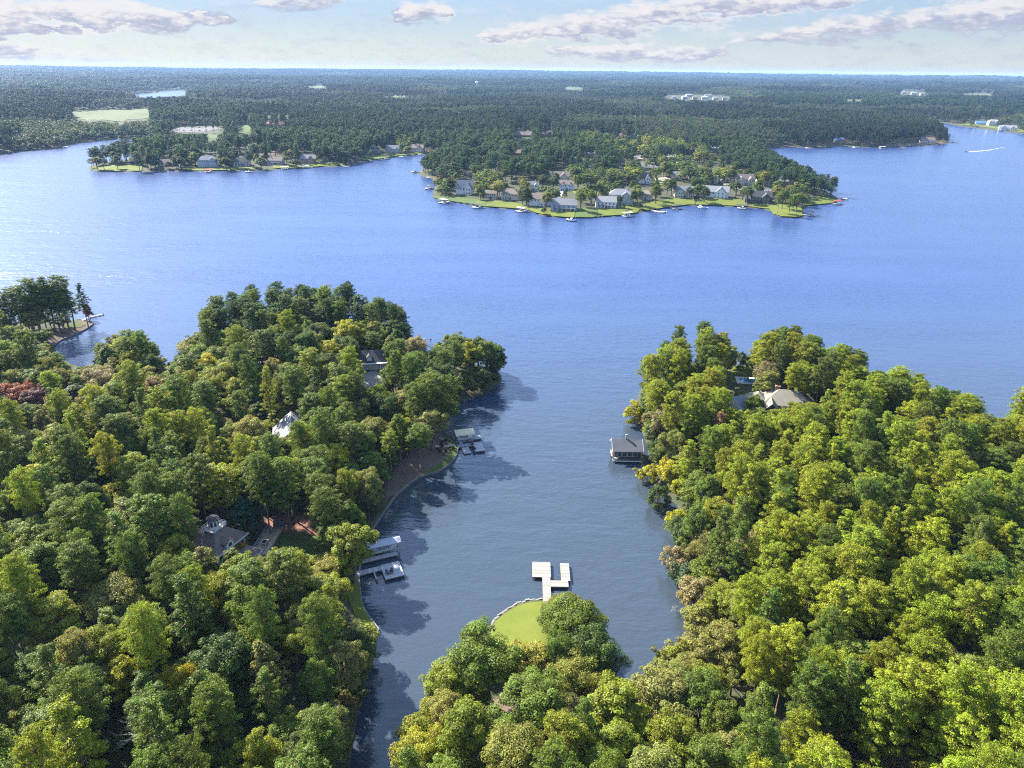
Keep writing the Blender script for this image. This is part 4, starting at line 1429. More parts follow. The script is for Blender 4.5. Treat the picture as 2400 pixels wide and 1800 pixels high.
# lawns, drives, fields
FARLAWNS = [
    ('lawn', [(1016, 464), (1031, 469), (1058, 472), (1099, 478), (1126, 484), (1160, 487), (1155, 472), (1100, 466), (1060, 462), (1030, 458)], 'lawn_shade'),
    ('lawn', [(1110, 479), (1126, 484), (1194, 488), (1235, 491), (1256, 500), (1289, 507), (1330, 510), (1345, 511), (1350, 492), (1300, 495), (1250, 485), (1200, 474), (1120, 470)], 'lawn'),
    ('lawn', [(1400, 509), (1411, 507), (1457, 505), (1492, 499), (1505, 488), (1480, 480), (1440, 487), (1400, 489)], 'lawn'),
    ('lawn', [(1346, 510), (1384, 511), (1399, 508), (1399, 490), (1372, 486), (1351, 493)], 'lawn_shade'),
    ('lawn', [(1505, 492), (1518, 493), (1565, 486), (1612, 480), (1630, 480), (1625, 464), (1580, 465), (1530, 472), (1508, 480)], 'lawn'),
    ('lawn', [(1630, 480), (1679, 481), (1753, 484), (1745, 468), (1690, 463), (1640, 464)], 'lawn'),
    ('lawn', [(1753, 484), (1803, 490), (1813, 502), (1832, 508), (1870, 511), (1881, 506), (1878, 486), (1820, 478), (1770, 478)], 'lawn'),
    ('lawn', [(1884, 482), (1944, 477), (1962, 472), (1940, 462), (1900, 462)], 'lawn'),
    ('lawn', [(1338, 446), (1352, 462), (1400, 462), (1405, 448), (1360, 442)], 'lawn'),
    ('lawn', [(1525, 432), (1570, 438), (1580, 424), (1540, 420)], 'lawn'),
    ('driveway', [(1533, 420), (1560, 416), (1580, 424), (1575, 436), (1592, 448), (1580, 450), (1562, 436), (1540, 426)], 'road'),
    ('driveway', [(1310, 446), (1322, 446), (1316, 464), (1304, 466)], 'road'),
    ('driveway', [(1690, 428), (1730, 436), (1740, 446), (1700, 440)], 'road'),
    ('driveway', [(1478, 362), (1500, 362), (1508, 374), (1486, 374)], 'road'),
    ('lawn', [(212, 398), (260, 402), (330, 401), (335, 390), (290, 386), (225, 390)], 'lawn'),
    ('lawn', [(430, 400), (470, 400), (600, 398), (600, 393), (460, 392), (430, 393)], 'lawn'),
    ('lawn', [(640, 395), (705, 393), (810, 387), (800, 381), (700, 384), (640, 388)], 'lawn'),
    ('lawn', [(846, 378), (890, 372), (949, 364), (1000, 360), (995, 355), (940, 359), (860, 366)], 'lawn'),
    ('clearing', [(575, 366), (700, 362), (720, 355), (580, 357)], 'mulch'),
    ('field', [(158, 263), (180, 259), (215, 260), (250, 256), (300, 258), (335, 255), (356, 259), (350, 268), (358, 274), (335, 279), (300, 280), (285, 286), (240, 281), (205, 284), (180, 275), (168, 270)], 'field'),
    ('car_park', [(402, 302), (430, 299), (470, 300), (500, 297), (520, 303), (480, 309), (410, 311)], 'asphalt_pale'),
    ('lawn', [(440, 318), (500, 314), (560, 318), (500, 326)], 'lawn_shade'),
    ('lawn', [(555, 294), (585, 292), (592, 310), (556, 314)], 'lawn_shade'),
    ('fairway', [(590, 268), (650, 262), (720, 272), (690, 280), (610, 278)], 'field'),
    ('fairway', [(780, 264), (830, 260), (905, 264), (850, 274)], 'field'),
    ('fairway', [(690, 270), (745, 264), (800, 272), (760, 284)], 'field'),
    ('fairway', [(905, 264), (1000, 258), (1080, 262), (1000, 274)], 'field'),
    ('field', [(1940, 234), (1975, 231), (2030, 233), (2015, 238), (1960, 238)], 'field'),
    ('field', [(2240, 219), (2290, 216), (2350, 219), (2320, 223), (2260, 222)], 'field'),
    ('field', [(690, 203), (740, 200), (790, 203), (750, 207)], 'field'),
    ('field', [(1290, 206), (1350, 203), (1400, 207), (1340, 210)], 'field'),
    ('field', [(880, 225), (940, 222), (985, 226), (930, 229)], 'field'),
    ('field', [(1800, 258), (1835, 255), (1880, 258), (1845, 262)], 'field'),
    ('field', [(60, 232), (110, 229), (150, 232), (105, 236)], 'field'),
    ('field', [(1460, 262), (1500, 259), (1530, 262), (1495, 266)], 'field'),
    ('lawn', [(2240, 292), (2290, 296), (2400, 311), (2400, 304), (2330, 297), (2270, 288)], 'lawn'),
    ('lawn', [(2060, 344), (2110, 345), (2150, 340), (2215, 337), (2205, 333), (2130, 336)], 'mulch'),
    ('clearing', [(1810, 343), (1870, 344), (1870, 341), (1815, 340)], 'mulch'),
]
for nm, poly, mt in FARLAWNS:
    draped(nm, poly, M[mt], 0.45, 6.0 if poly[0][1] > 340 else 25.0)
FAR_CLEAR = [p for n_, p, m_ in FARLAWNS if n_ != 'fairway'] + [[(h[0] * .85 + h[2] * .15, h[1] * .8 + h[3] * .2), (h[2] * .9 + h[0] * .1, h[1] * .8 + h[3] * .2), (h[2] * .9 + h[0] * .1, h[3]), (h[0] * .85 + h[2] * .15, h[3])] for h in HOUSES]
FAR_CLEAR += [[(404, 296), (520, 293), (522, 311), (404, 313)], [(600, 270), (690, 266), (680, 276), (612, 277)], [(300, 222), (345, 219), (400, 214), (436, 213), (440, 222), (380, 225), (310, 226)], [(1545, 224), (1600, 221), (1660, 222), (1716, 226), (1712, 234), (1640, 234), (1560, 231)], [(2108, 212), (2165, 214), (2172, 224), (2112, 220)]]

# the woods themselves, thinning out in number and growing in clump size with distance
def far_woods():
    P = []; K = []
    d = 585.0
    while d < 11500:
        sp = max(7.4, 0.0042 * d)
        step_d = sp * (1.0 if d < 1600 else 1.55)
        n = int(1.42 * d / sp)
        a = (np.arange(n) + rng.uniform(-.45, .45, n)) / n * 1.50 - 0.75
        dd = d + rng.uniform(-.5, .5, n) * step_d
        P.append(np.stack([dd * np.sin(a), dd * np.cos(a), np.full(n, sp)], 1))
        d += step_d
    P = np.concatenate(P)
    x, y, sp = P.T
    s = land_sd(x, y)
    k = s > 4
    x, y, sp, s = x[k], y[k], sp[k], s[k]
    z = height(x, y, s)
    n = len(x)
    dist = np.hypot(x, y)
    pinef = vnoise(x / 170 + 31, y / 210 + 7) + 0.25 * (vnoise(x / 40, y / 50) - .5)
    q0 = proj(np.stack([x, y, z], 1))
    left = np.clip((1250 - q0[:, 0]) / 500, -0.3, 1)
    is_p = pinef + 0.16 * left > 0.50
    cl = np.maximum(1.0, sp / 7.6)
    hs = np.where(is_p, rng.uniform(15, 26, n), rng.uniform(10, 20, n)) * np.where(s < 16, 0.8, 1.0) * np.where(dist < 1000, .86, 1.0)
    rs = np.where(is_p, rng.uniform(3.2, 4.9, n), rng.uniform(3.9, 6.6, n)) * cl * rng.uniform(.8, 1.25, n)
    keep = np.ones(n, bool)
    dens = vnoise(x / 55 + 3, y / 55 + 11)
    pen = (dist < 1050)
    keep &= ~(pen & (dens < 0.22))
    q1 = proj(np.stack([x, y, z + hs * .6], 1)); q2 = proj(np.stack([x, y, z + hs], 1))
    rp = rs * F_PX / np.maximum(dist, 1) * .75
    for j, poly in enumerate(FAR_CLEAR):
        pp = np.array(poly)
        lo = pp.min(0) - 1; hi = pp.max(0) + 1
        near_box = (q2[:, 1] < hi[1]) & (q0[:, 1] > lo[1]) & (q0[:, 0] > lo[0] - 14) & (q0[:, 0] < hi[0] + 14)
        i = np.nonzero(near_box & keep)[0]
        if len(i):
            bad = np.zeros(len(i), bool)
            for qq in (q0, q1, q2):
                for k_ in ((-1, 0, 1) if len(poly) == 4 and qq is not q0 else (0,)):
                    bad |= in_poly(qq[i, 0] + k_ * rp[i], qq[i, 1], poly)
            keep[i[bad]] = False
    for hx, hy, hw in HOUSE_SPOTS:
        keep &= np.hypot(x - hx, y - hy) > hw * .5 + 1
    x, y, z, hs, rs, is_p, dist = [v[keep] for v in (x, y, z, hs, rs, is_p, dist)]
    n = len(x)
    idx = np.where(is_p, rng.randint(N_PINE, size=n), N_PINE + rng.randint(N_BROAD, size=n))
    sc = np.where(is_p[:, None], np.stack([rs / 4.4, rs / 4.4, hs / 22.0], 1), np.stack([rs / 5.2, rs / 5.2, hs / 17.0], 1))
    tp = tints(n, [(0.040, 0.072, 0.024), (0.052, 0.088, 0.022), (0.035, 0.06, 0.026)], [3, 2, 2])
    tb = tints(n, [(0.052, 0.086, 0.024), (0.075, 0.108, 0.028), (0.115, 0.135, 0.036), (0.19, 0.19, 0.04), (0.16, 0.11, 0.05)], [5, 4, 2, .22, .12])
    tc_ = tints(n, [(0.085, 0.122, 0.022), (0.125, 0.155, 0.028), (0.056, 0.096, 0.02), (0.20, 0.21, 0.03), (0.15, 0.10, 0.045)], [4, 3, 3, .5, .25])
    tb = np.where((dist < 1150)[:, None], tc_, tb)
    tn = np.where(is_p[:, None], tp, tb)
    stand = 0.36 + 1.05 * vnoise(x / 330 + 5, y / 260 + 1) * vnoise(x / 1100 + 8, y / 700 + 2) ** .5 * 1.35  # tint varies by stand, its dark bands painted in for cloud shadows
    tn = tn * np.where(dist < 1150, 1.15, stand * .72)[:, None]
    zz = z - 0.1
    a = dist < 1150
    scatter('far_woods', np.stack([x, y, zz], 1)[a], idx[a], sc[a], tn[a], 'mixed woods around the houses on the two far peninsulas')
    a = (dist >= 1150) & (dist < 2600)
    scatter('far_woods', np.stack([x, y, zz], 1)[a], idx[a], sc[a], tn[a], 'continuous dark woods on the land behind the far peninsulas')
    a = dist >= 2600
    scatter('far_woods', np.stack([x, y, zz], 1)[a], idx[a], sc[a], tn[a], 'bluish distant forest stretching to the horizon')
    return n


print('far trees', far_woods())


# ------------------------------------------------------------------ shore walls and ground covers of the near shores
def wall_along(name, label, pts_px, h0, h1, th, mat, stones=False):
    pts = G(pts_px)
    c0 = pts[len(pts) // 2]
    mb = MB()
    for (ax, ay), (bx, by) in zip(pts[:-1], pts[1:]):
        L = math.hypot(bx - ax, by - ay); rz = math.atan2(by - ay, bx - ax)
        k = max(1, int(L / (0.9 if stones else 2.4)))
        for j in range(k):
            f = (j + .5) / k
            jit = rng.uniform(-.14, .14) if stones else rng.uniform(-.015, .015)
            hh = h1 + (rng.uniform(-.18, .12) if stones else rng.uniform(-.03, .03))
            cx = ax + (bx - ax) * f - math.sin(rz) * jit - c0[0]; cy_ = ay + (by - ay) * f + math.cos(rz) * jit - c0[1]
            mb.box((cx, cy_, (h0 + hh) / 2), (L / k * (1.06 if stones else 1.02), th * (1 + (rng.uniform(-.2, .3) if stones else 0)), hh - h0), rz + (rng.uniform(-.2, .2) if stones else 0))
    o = mb.build(name, mat)
    o.location = (c0[0], c0[1], 0)
    return tag(o, label, 'wall')


wall_along('seawall', 'dark low seawall curving round the mulch bank and grass strip', [(912, 1186)] + BANK_WALL, -1.2, 0.75, 0.35, M['wall_wood'])
wall_along('seawall', 'pale edged seawall along the yard below the grey roofed boat lift', YARD_WALL, -1.2, 0.66, 0.24, M['wall_stone'])
wall_along('seawall', 'wooden seawall round the small point with the floating dock', LEFT_TIP, -1.2, 0.7, 0.35, M['wall_wood'])
wall_along('stone_edging', 'pale rough stone edging round the small lawn point', LAWN_WALL, -1.0, 0.64, 0.34, M['wall_stone'], True)
wall_along('seawall', 'shaded seawall between the yard and the mulch bank', [(841, 1352), (850, 1300), (862, 1262), (888, 1220), (912, 1186)], -1.2, 0.7, 0.35, M['wall_wood'])

draped('lawn', [(1143, 1492), (1150, 1480), (1161, 1458), (1184, 1439), (1212, 1421), (1242, 1413), (1277, 1410), (1310, 1420), (1330, 1450), (1290, 1520), (1230, 1560), (1160, 1545)], M['lawn'], 0.12, 1.2)
draped('bare_ground', [(1120, 1660), (1180, 1630), (1260, 1640), (1280, 1690), (1200, 1720), (1120, 1710)], M['mulch'], 0.15, 1.5)
draped('mulch_bed', [(931, 1158), (964, 1130), (990, 1111), (1020, 1096), (1043, 1080), (1057, 1062), (1060, 1046), (1050, 1030), (1030, 1016), (1000, 1016), (970, 1045), (935, 1090), (900, 1130), (905, 1170)], M['mulch'], 0.14, 1.2)
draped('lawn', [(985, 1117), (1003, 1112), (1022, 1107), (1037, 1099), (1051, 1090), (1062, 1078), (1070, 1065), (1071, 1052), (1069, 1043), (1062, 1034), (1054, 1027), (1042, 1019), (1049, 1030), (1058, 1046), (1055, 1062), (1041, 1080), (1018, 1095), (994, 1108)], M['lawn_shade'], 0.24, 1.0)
draped('stone_path', [(1019, 1044), (1040, 1047), (1064, 1042), (1068, 1046), (1042, 1052), (1018, 1048)], M['road'], 0.30, 1.0)
draped('lawn', [(843, 1362), (847, 1395), (851, 1425), (868, 1450), (884, 1478), (874, 1492), (850, 1470), (826, 1430), (812, 1390), (800, 1372)], M['lawn'], 0.13, 1.2)
draped('lawn', [(1700, 872), (1725, 859), (1768, 859), (1778, 888), (1715, 897)], M['lawn'], 0.16, 1.6)
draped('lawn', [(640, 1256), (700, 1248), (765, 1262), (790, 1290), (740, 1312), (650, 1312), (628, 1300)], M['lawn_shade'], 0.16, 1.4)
draped('mulch_bed', [(598, 1236), (640, 1210), (770, 1205), (790, 1232), (770, 1262), (700, 1250), (650, 1252)], M['redmulch'], 0.14, 1.4)
draped('driveway', [(846, 876), (884, 868), (900, 900), (870, 922), (845, 905)], M['road'], 0.16, 1.6)
draped('bare_ground', [(128, 810), (148, 796), (188, 779), (212, 765), (214, 759), (196, 755), (150, 760), (118, 775), (105, 800)], M['mulch'], 0.14, 1.6)
draped('lawn', [(150, 770), (190, 768), (200, 762), (180, 758), (155, 760)], M['lawn_shade'], 0.26, 1.4)
draped('driveway', [(1440, 1735), (1520, 1720), (1560, 1790), (1460, 1830)], M['road'], 0.16, 1.6)

for k, (a, b_) in enumerate([(120, 810), (20, 850), (210, 920), (390, 1100), (275, 1165), (50, 1245), (250, 1290), (390, 1200), (90, 1385), (-60, 900), (-110, 1010), (-150, 1330), (-230, 1180), (-60, 1120)]):
    gx, gy, gz = ground(1040 + a / 18.43, 990 + b_ / 18.43)
    plant('shrub', gx, gy, 0.9 + 0.3 * (k % 3), 0.55, (0.03, 0.045, 0.018), 'small dark shrub planted in the mulch bank above the seawall', 'shrubs in the mulch bank', pi=k, z=gz + 0.1)


# leafy bushes overhanging the banks
def bank_bushes(px_pts, inland, cols, lab, grp, hr, step, seed):
    rr = np.random.RandomState(seed)
    pts = G(px_pts)
    for (ax, ay), (bx, by) in zip(pts[:-1], pts[1:]):
        L = math.hypot(bx - ax, by - ay)
        for j in range(max(1, int(L / step))):
            f_ = (j + rr.rand()) / max(1, int(L / step))
            x, y = ax + (bx - ax) * f_ + rr.normal() * .5, ay + (by - ay) * f_ + rr.normal() * .5
            e = 1.0
            s0 = land_sd(np.array([x, x + e, x]), np.array([y, y, y + e]))
            g = np.array([s0[1] - s0[0], s0[2] - s0[0]]); g /= np.linalg.norm(g) + 1e-9
            k_ = inland + rr.uniform(-.4, 1.2) - s0[0]
            x += g[0] * k_; y += g[1] * k_
            h_ = rr.uniform(*hr)
            ci = rr.randint(len(cols))
            plant('shrub', x, y, h_, h_ * rr.uniform(.42, .55), vary(cols[ci][1]), cols[ci][0] + ' ' + lab, grp, name='bank_bush')


BC = [('fresh green', OAK), ('deep green', OAK_DK), ('pale green', OAK_PALE), ('lime', LIME), ('tan', TAN), ('yellow', YELLOW), ('fresh green', OAK)]
bank_bushes([(1495, 985), (1526, 1080), (1550, 1146), (1596, 1190), (1588, 1255), (1600, 1330), (1634, 1406), (1634, 1481), (1620, 1520), (1596, 1567), (1520, 1590), (1440, 1592)], 1.6, BC, 'bush overhanging the cove bank between boathouse and sunken branches', 'bushes on the boathouse side bank', (4.5, 9), 4.2, 1)
bank_bushes([(1490, 955), (1494, 990), (1508, 1015), (1518, 1045), (1526, 1080)], 4.0, BC[:4], 'bush on the bank behind the boathouse', 'bushes behind the boathouse', (5, 9), 3.6, 8)
bank_bushes([(1066, 947), (1123, 927), (1168, 903), (1178, 888), (1165, 868)], 1.4, BC[:3], 'bush on the bank at the tip of the wooded point', 'bushes at the tip of the point', (4, 8), 3.8, 2)
bank_bushes([(928, 1830), (952, 1760), (1000, 1690), (1062, 1610), (1128, 1540)], 1.5, BC[:4], 'bush on the lawn point side of the narrow channel', 'bushes along the lawn side of the channel', (4, 8), 4.0, 6)
bank_bushes([(812, 1830), (830, 1690), (850, 1620), (868, 1560), (880, 1520)], 1.8, BC[:4], 'bush overhanging the narrow channel', 'bushes along the channel', (5, 9), 4.2, 3)
bank_bushes([(850, 1300), (862, 1262), (888, 1220), (908, 1190)], 2.2, BC[1:2] + BC[:1], 'bush behind the shaded seawall', 'bushes behind the shaded seawall', (3, 6), 4.0, 4)

# ------------------------------------------------------------------ docks
class Frame:
    """a local frame on the water: x along the dock's edge seen in the photo, y away from it"""
    def __init__(self, p0, p1, z):
        self.z = z
        a = at(*p0, z); b = at(*p1, z)
        self.o = a
        self.rz = math.atan2(b[1] - a[1], b[0] - a[0])
        self.c, self.s = math.cos(self.rz), math.sin(self.rz)

    def uv(self, px, py, z=None):
        x, y = at(px, py, self.z if z is None else z)
        dx, dy = x - self.o[0], y - self.o[1]
        return dx * self.c + dy * self.s, -dx * self.s + dy * self.c

    def rect(self, a, b, z=None):
        u0, v0 = self.uv(*a, z); u1, v1 = self.uv(*b, z)
        return min(u0, u1), min(v0, v1), max(u0, u1), max(v0, v1)


def deck_part(root, r, z, mat, along='x', bw=0.145):
    u0, v0, u1, v1 = r
    MB().box(((u0 + u1) / 2, (v0 + v1) / 2, z - 0.17), (u1 - u0 - .04, v1 - v0 - .04, 0.26)).build('deck_frame', M['pile'], root)
    mb = MB()
    lo, hi = (v0, v1) if along == 'x' else (u0, u1)
    n = max(1, int((hi - lo) / bw))
    st = (hi - lo) / n
    for k in range(n):
        c = lo + (k + .5) * st
        zz = z - 0.02 + rng.uniform(-.004, .004)
        if along == 'x':
            mb.box(((u0 + u1) / 2 + rng.uniform(-.01, .01), c, zz), (u1 - u0, st * .9, 0.04))
        else:
            mb.box((c, (v0 + v1) / 2 + rng.uniform(-.01, .01), zz), (st * .9, v1 - v0, 0.04))
    d = mb.build('deck_boards', mat, root)
    d['kind'] = 'stuff'
    return d


PILE = MB().tube((0, 0, -1.6), (0, 0, 1.0), 0.11, 0.10, 8).mesh('piling', M['pile'], False)


def piles(root, pts, z, top=0.25):
    for (u, v) in pts:
        p = link('piling', PILE, root, (u, v, z - 1.0 + top))


def corners(r, ins=0.12):
    u0, v0, u1, v1 = r
    return [(u0 + ins, v0 + ins), (u1 - ins, v0 + ins), (u1 - ins, v1 - ins), (u0 + ins, v1 - ins)]


def chair_proto():
    root = thing('deck_chair', 'dark slatted armchair on the dock', 'chair')
    m = MB()
    for k in range(5):
        m.box((0, -0.22 + k * 0.11, 0.36 - k * 0.025), (0.52, 0.095, 0.03))
    m.build('seat', M['black'], root)
    m = MB()
    for k in range(5):
        x = -0.22 + k * 0.11
        m.add([(x - .048, .26, .26), (x + .048, .26, .26), (x + .048, .29, .26), (x - .048, .29, .26), (x - .05, .52, .98 - abs(k - 2) * .04), (x + .05, .52, .98 - abs(k - 2) * .04), (x + .05, .55, .98 - abs(k - 2) * .04), (x - .05, .55, .98 - abs(k - 2) * .04)],
              [(0, 3, 2, 1), (4, 5, 6, 7), (0, 1, 5, 4), (1, 2, 6, 5), (2, 3, 7, 6), (3, 0, 4, 7)])
    m.build('backrest', M['black'], root)
    for sx in (-1, 1):
        MB().box((sx * .33, 0.0, 0.56), (0.13, 0.72, 0.03)).build('armrest', M['black'], root)
        for y in (-.28, .30):
            MB().box((sx * .29, y, 0.275), (0.06, 0.09, 0.55)).build('leg', M['black'], root)
    return root


CHAIR0 = chair_proto()
_first = [True]


def copy_tree(o, parent=None):
    c = o.copy()
    COL.objects.link(c)
    c.parent = parent
    for ch in list(o.children):
        copy_tree(ch, c)
    return c


def chair(x, y, z, rz, label, group, s=1.25):
    if _first[0]:
        c = CHAIR0; _first[0] = False
    else:
        c = copy_tree(CHAIR0)
    c.location = (x, y, z); c.rotation_euler = (0, 0, rz); c.scale = (s, s, s)
    tag(c, label, 'chair', group)


def world_of(fr, u, v):
    return fr.o[0] + u * fr.c - v * fr.s, fr.o[1] + u * fr.s + v * fr.c


# forked wooden dock off the lawn point
fr = Frame((1275, 1404), (1290, 1404.3), 0.8)
yd = thing('dock', 'weathered wooden dock with two prongs off the small lawn point', 'dock', (fr.o[0], fr.o[1], 0), fr.rz)
walk = fr.rect((1272.6, 1409), (1289.6, 1353)); plat = fr.rect((1247.5, 1352), (1289.6, 1317.2))
conn = fr.rect((1289.9, 1374.5), (1331.5, 1361)); fing = fr.rect((1315.2, 1361), (1333.2, 1320.5))
deck_part(yd, walk, 0.8, M['wood_grey'], 'x'); deck_part(yd, plat, 0.8, M['wood_grey'], 'x')
deck_part(yd, (walk[2] + .01, conn[1], conn[2], conn[3]), 0.8, M['wood_grey'], 'x'); deck_part(yd, (fing[0], conn[3] + .01, fing[2], fing[3]), 0.8, M['wood_grey'], 'x')
piles(yd, corners(walk)[:2] + corners(plat) + corners(conn)[1:2] + corners(fing)[2:] + [((walk[0] + .1), (walk[1] + walk[3]) / 2), (walk[2] - .1, conn[1] - .1)], 0.8, 0.0)

# dock below the mulch bank
Q = lambda a, b: (1040 + a / 18.43, 990 + b / 18.43)
fr = Frame(Q(1190, 1270), Q(1790, 1200), 0.6)
d1 = thing('dock', 'blue grey floating dock with white platform below the mulch bank', 'dock', (fr.o[0], fr.o[1], 0), fr.rz)
wk = fr.rect(Q(545, 960), Q(1185, 1010)); sp_ = fr.rect(Q(582, 690), Q(840, 930)); tf = fr.rect(Q(582, 668), Q(1625, 690)); pf = fr.rect(Q(1190, 880), Q(1790, 1210)); fl = fr.rect(Q(775, 1075), Q(1180, 1290))
deck_part(d1, (wk[0], wk[1], pf[0] - .01, wk[3]), 0.6, M['wood_blue'], 'y')
deck_part(d1, (sp_[0], wk[3] + .01, sp_[2], tf[1] - .01), 0.6, M['wood_blue'], 'x')
deck_part(d1, tf, 0.6, M['wood_blue'], 'y')
deck_part(d1, pf, 0.62, M['wood_pale'], 'x')
piles(d1, corners(pf) + corners(tf) + [(wk[0] + .2, wk[1] + .2)], 0.6, 0.05)
fd = thing('floating_platform', 'small pale swim float tied beside the white dock platform', 'float', (*world_of(fr, fl[0], fl[1]), 0), fr.rz)
deck_part(fd, (0, 0, fl[2] - fl[0], fl[3] - fl[1]), 0.42, M['wood_pale'], 'x')
MB().box(((fl[2] - fl[0]) / 2, (fl[3] - fl[1]) / 2, 0.02), (fl[2] - fl[0] - .2, fl[3] - fl[1] - .2, 0.24)).build('float_block', M['black'], fd)
for k, (a, b_) in enumerate([(1215, 930), (1250, 985), (1290, 1105), (1345, 1150)]):
    u, v = fr.uv(*Q(a, b_), 0.65)
    chair(*world_of(fr, u, v), 0.62, fr.rz + (0.3 if k < 2 else 2.6), 'dark armchair on the white platform below the mulch bank', 'armchairs on the white platform', 1.05)
lf = fr.rect(Q(445, 320), Q(1340, 470), 3.3)
bl = thing('boat_lift', 'boat lift under a cream canvas canopy below the mulch bank', 'boat lift', (*world_of(fr, lf[0], lf[1]), 0), fr.rz)
lw, ld = lf[2] - lf[0], lf[3] - lf[1]
mb = MB()
prof = [(-.1, 2.95), (0, 3.25), (ld * .25, 3.55), (ld * .5, 3.66), (ld * .75, 3.55), (ld, 3.25), (ld + .1, 2.95)]
n = len(prof)
vs = [(x, y, z) for x in (-.1, lw + .1) for y, z in prof] + [(x, y, z - .08) for x in (-.1, lw + .1) for y, z in prof]
fs = []
for i in range(n - 1):
    fs += [(i, i + 1, n + i + 1, n + i)[::-1], (2 * n + i, 2 * n + i + 1, 3 * n + i + 1, 3 * n + i)]
fs += [tuple(range(n)) + tuple(range(3 * n - 1, 2 * n - 1, -1)), tuple(range(2 * n - 1, n - 1, -1)) + tuple(range(3 * n, 4 * n))]
mb.add(vs, fs).build('canopy', M['canvas_tan'], bl)
pm = MB().tube((0, 0, -1.5), (0, 0, 3.2), 0.07, 0.07, 6).mesh('post', M['metal'])
for x in (.3, lw - .3):
    for y in (.15, ld - .15):
        link('post', pm, bl, (x, y, 0))
for y in (.4, ld - .4):
    MB().box((lw / 2, y, 0.55), (lw * .8, 0.16, 0.16)).build('lift_beam', M['metal'], bl)


def boat(label, x, y, z, rz, L=6.5, W=2.4, group=None, colour='gel', cover=None, name='motorboat'):
    """runabout with pointed bow (+x), cockpit, windscreen and outboard"""
    root = thing(name, label, 'boat', (x, y, z), rz, group)
    st = [(-.5, .42, .0), (-.25, .5, .0), (0, .5, .0), (.22, .43, .05), (.38, .25, .12), (.5, .02, .22)]
    vs = []; fs = []
    for (fx, hw, up) in st:
        xx = fx * L; w_ = hw * W
        vs += [(xx, -w_, .75 + up), (xx, -w_ * .8, .1 + up), (xx, 0, -.2 + up * 1.5), (xx, w_ * .8, .1 + up), (xx, w_, .75 + up)]
    for i in range(len(st) - 1):
        for j in range(4):
            fs.append((i * 5 + j, i * 5 + j + 1, i * 5 + j + 6, i * 5 + j + 5))
    fs.append((4, 3, 2, 1, 0))
    MB().add(vs, fs).build('hull', M[colour], root)
    dk = MB()
    for i in range(3, len(st) - 1):
        a, b2 = i * 5, (i + 1) * 5
        dk.add([vs[a], vs[a + 4], vs[b2 + 4], vs[b2]], [(3, 2, 1, 0)])
    dk.add([(-.5 * L, -.4 * W, .35), (.22 * L, -.40 * W, .35), (.22 * L, .40 * W, .35), (-.5 * L, .4 * W, .35)], [(0, 1, 2, 3)])
    dk.box((0, .46 * W, .77), (L * .5, .1 * W, .06)).box((0, -.46 * W, .77), (L * .5, .1 * W, .06))
    dk.build('deck', M['gel'], root)
    if cover:
        MB().add([(-.5 * L, -.42 * W, .8), (.3 * L, -.4 * W, .82), (.3 * L, .4 * W, .82), (-.5 * L, .42 * W, .8), (-.3 * L, 0, 1.25), (.15 * L, 0, 1.3)],
                 [(0, 1, 5, 4), (2, 3, 4, 5), (1, 2, 5), (3, 0, 4)]).build('boat_cover', M[cover], root)
    else:
        MB().box((.12 * L, 0, 1.0), (.06, W * .8, .42)).build('windscreen', M['glass'], root)
        for yy in (-.24, .24):
            MB().box((-.02 * L, yy * W, .55), (.55, .5, .35)).box((-.02 * L - .25, yy * W, .85), (.12, .5, .5)).build('seat', M['white'], root)
        MB().box((-.42 * L, 0, .55), (.5, W * .7, .4)).build('rear_bench', M['white'], root)
    MB().box((-.53 * L, 0, .6), (.4, .35, .55)).box((-.55 * L, 0, .0), (.18, .14, .9)).build('outboard_motor', M['black'], root)
    return root


xx, yy = world_of(fr, (lf[0] + lf[2]) / 2, (lf[1] + lf[3]) / 2)
boat('boat hanging in the lift under the cream canvas canopy', xx, yy, 0.7, fr.rz, lw * .85, 2.2)

# dock and boat lift by the yard
Q = lambda a, b: (840 + a / 11.06, 1230 + b / 11.06)
fr = Frame(Q(700, 1420), Q(1185, 1300), 0.75)
d2 = thing('dock', 'white topped dock with two chairs beside the grey roofed boat lift', 'dock', (fr.o[0], fr.o[1], 0), fr.rz)
pf = fr.rect(Q(700, 1420), Q(1045, 930)); wk = fr.rect(Q(430, 1095), Q(632, 1165)); fg = fr.rect(Q(390, 1245), Q(492, 1402))
sh = fr.uv(838, 1350, 0.75)
deck_part(d2, pf, 0.75, M['wood_pale'], 'x')
deck_part(d2, (sh[0], wk[1], pf[0] - .01, wk[3]), 0.75, M['wood_pale'], 'y')
deck_part(d2, (fg[0], fg[1], fg[2], wk[1] - .01), 0.75, M['wood_pale'], 'x')
piles(d2, corners(pf) + [((fg[0] + fg[2]) / 2, fg[1] + .15)], 0.75, 0.0)
for k, (a, b_) in enumerate([(770, 1265), (865, 1245)]):
    u, v = fr.uv(*Q(a, b_), 0.8)
    chair(*world_of(fr, u, v), 0.75, fr.rz + (0.9 if k == 0 else -0.3), 'dark armchair on the white dock by the grey boat roof', 'armchairs on the white dock', 1.15)
lf = fr.rect(Q(450, 555), Q(1020, 265), 3.5)
lf = (lf[2] - 8.2, lf[1], lf[2], lf[3])
bl = thing('boat_lift', 'boat lift with flat grey metal roof beside the yellow green tree', 'boat lift', (*world_of(fr, lf[0], lf[1]), 0), fr.rz)
lw, ld = lf[2] - lf[0], lf[3] - lf[1]
r = MB()
gable_roof(r, lw, ld, 3.2, 0.45, 'x', (lw / 2, ld / 2), 0.25, 0.12)
r.build('roof', M['silver_roof'], bl)
for x in (.3, lw / 2, lw - .3):
    for y in (.2, ld - .2):
        link('post', pm, bl, (x, y, -.05))
bm_ = fr.rect(Q(505, 720), Q(885, 625), 0.7)
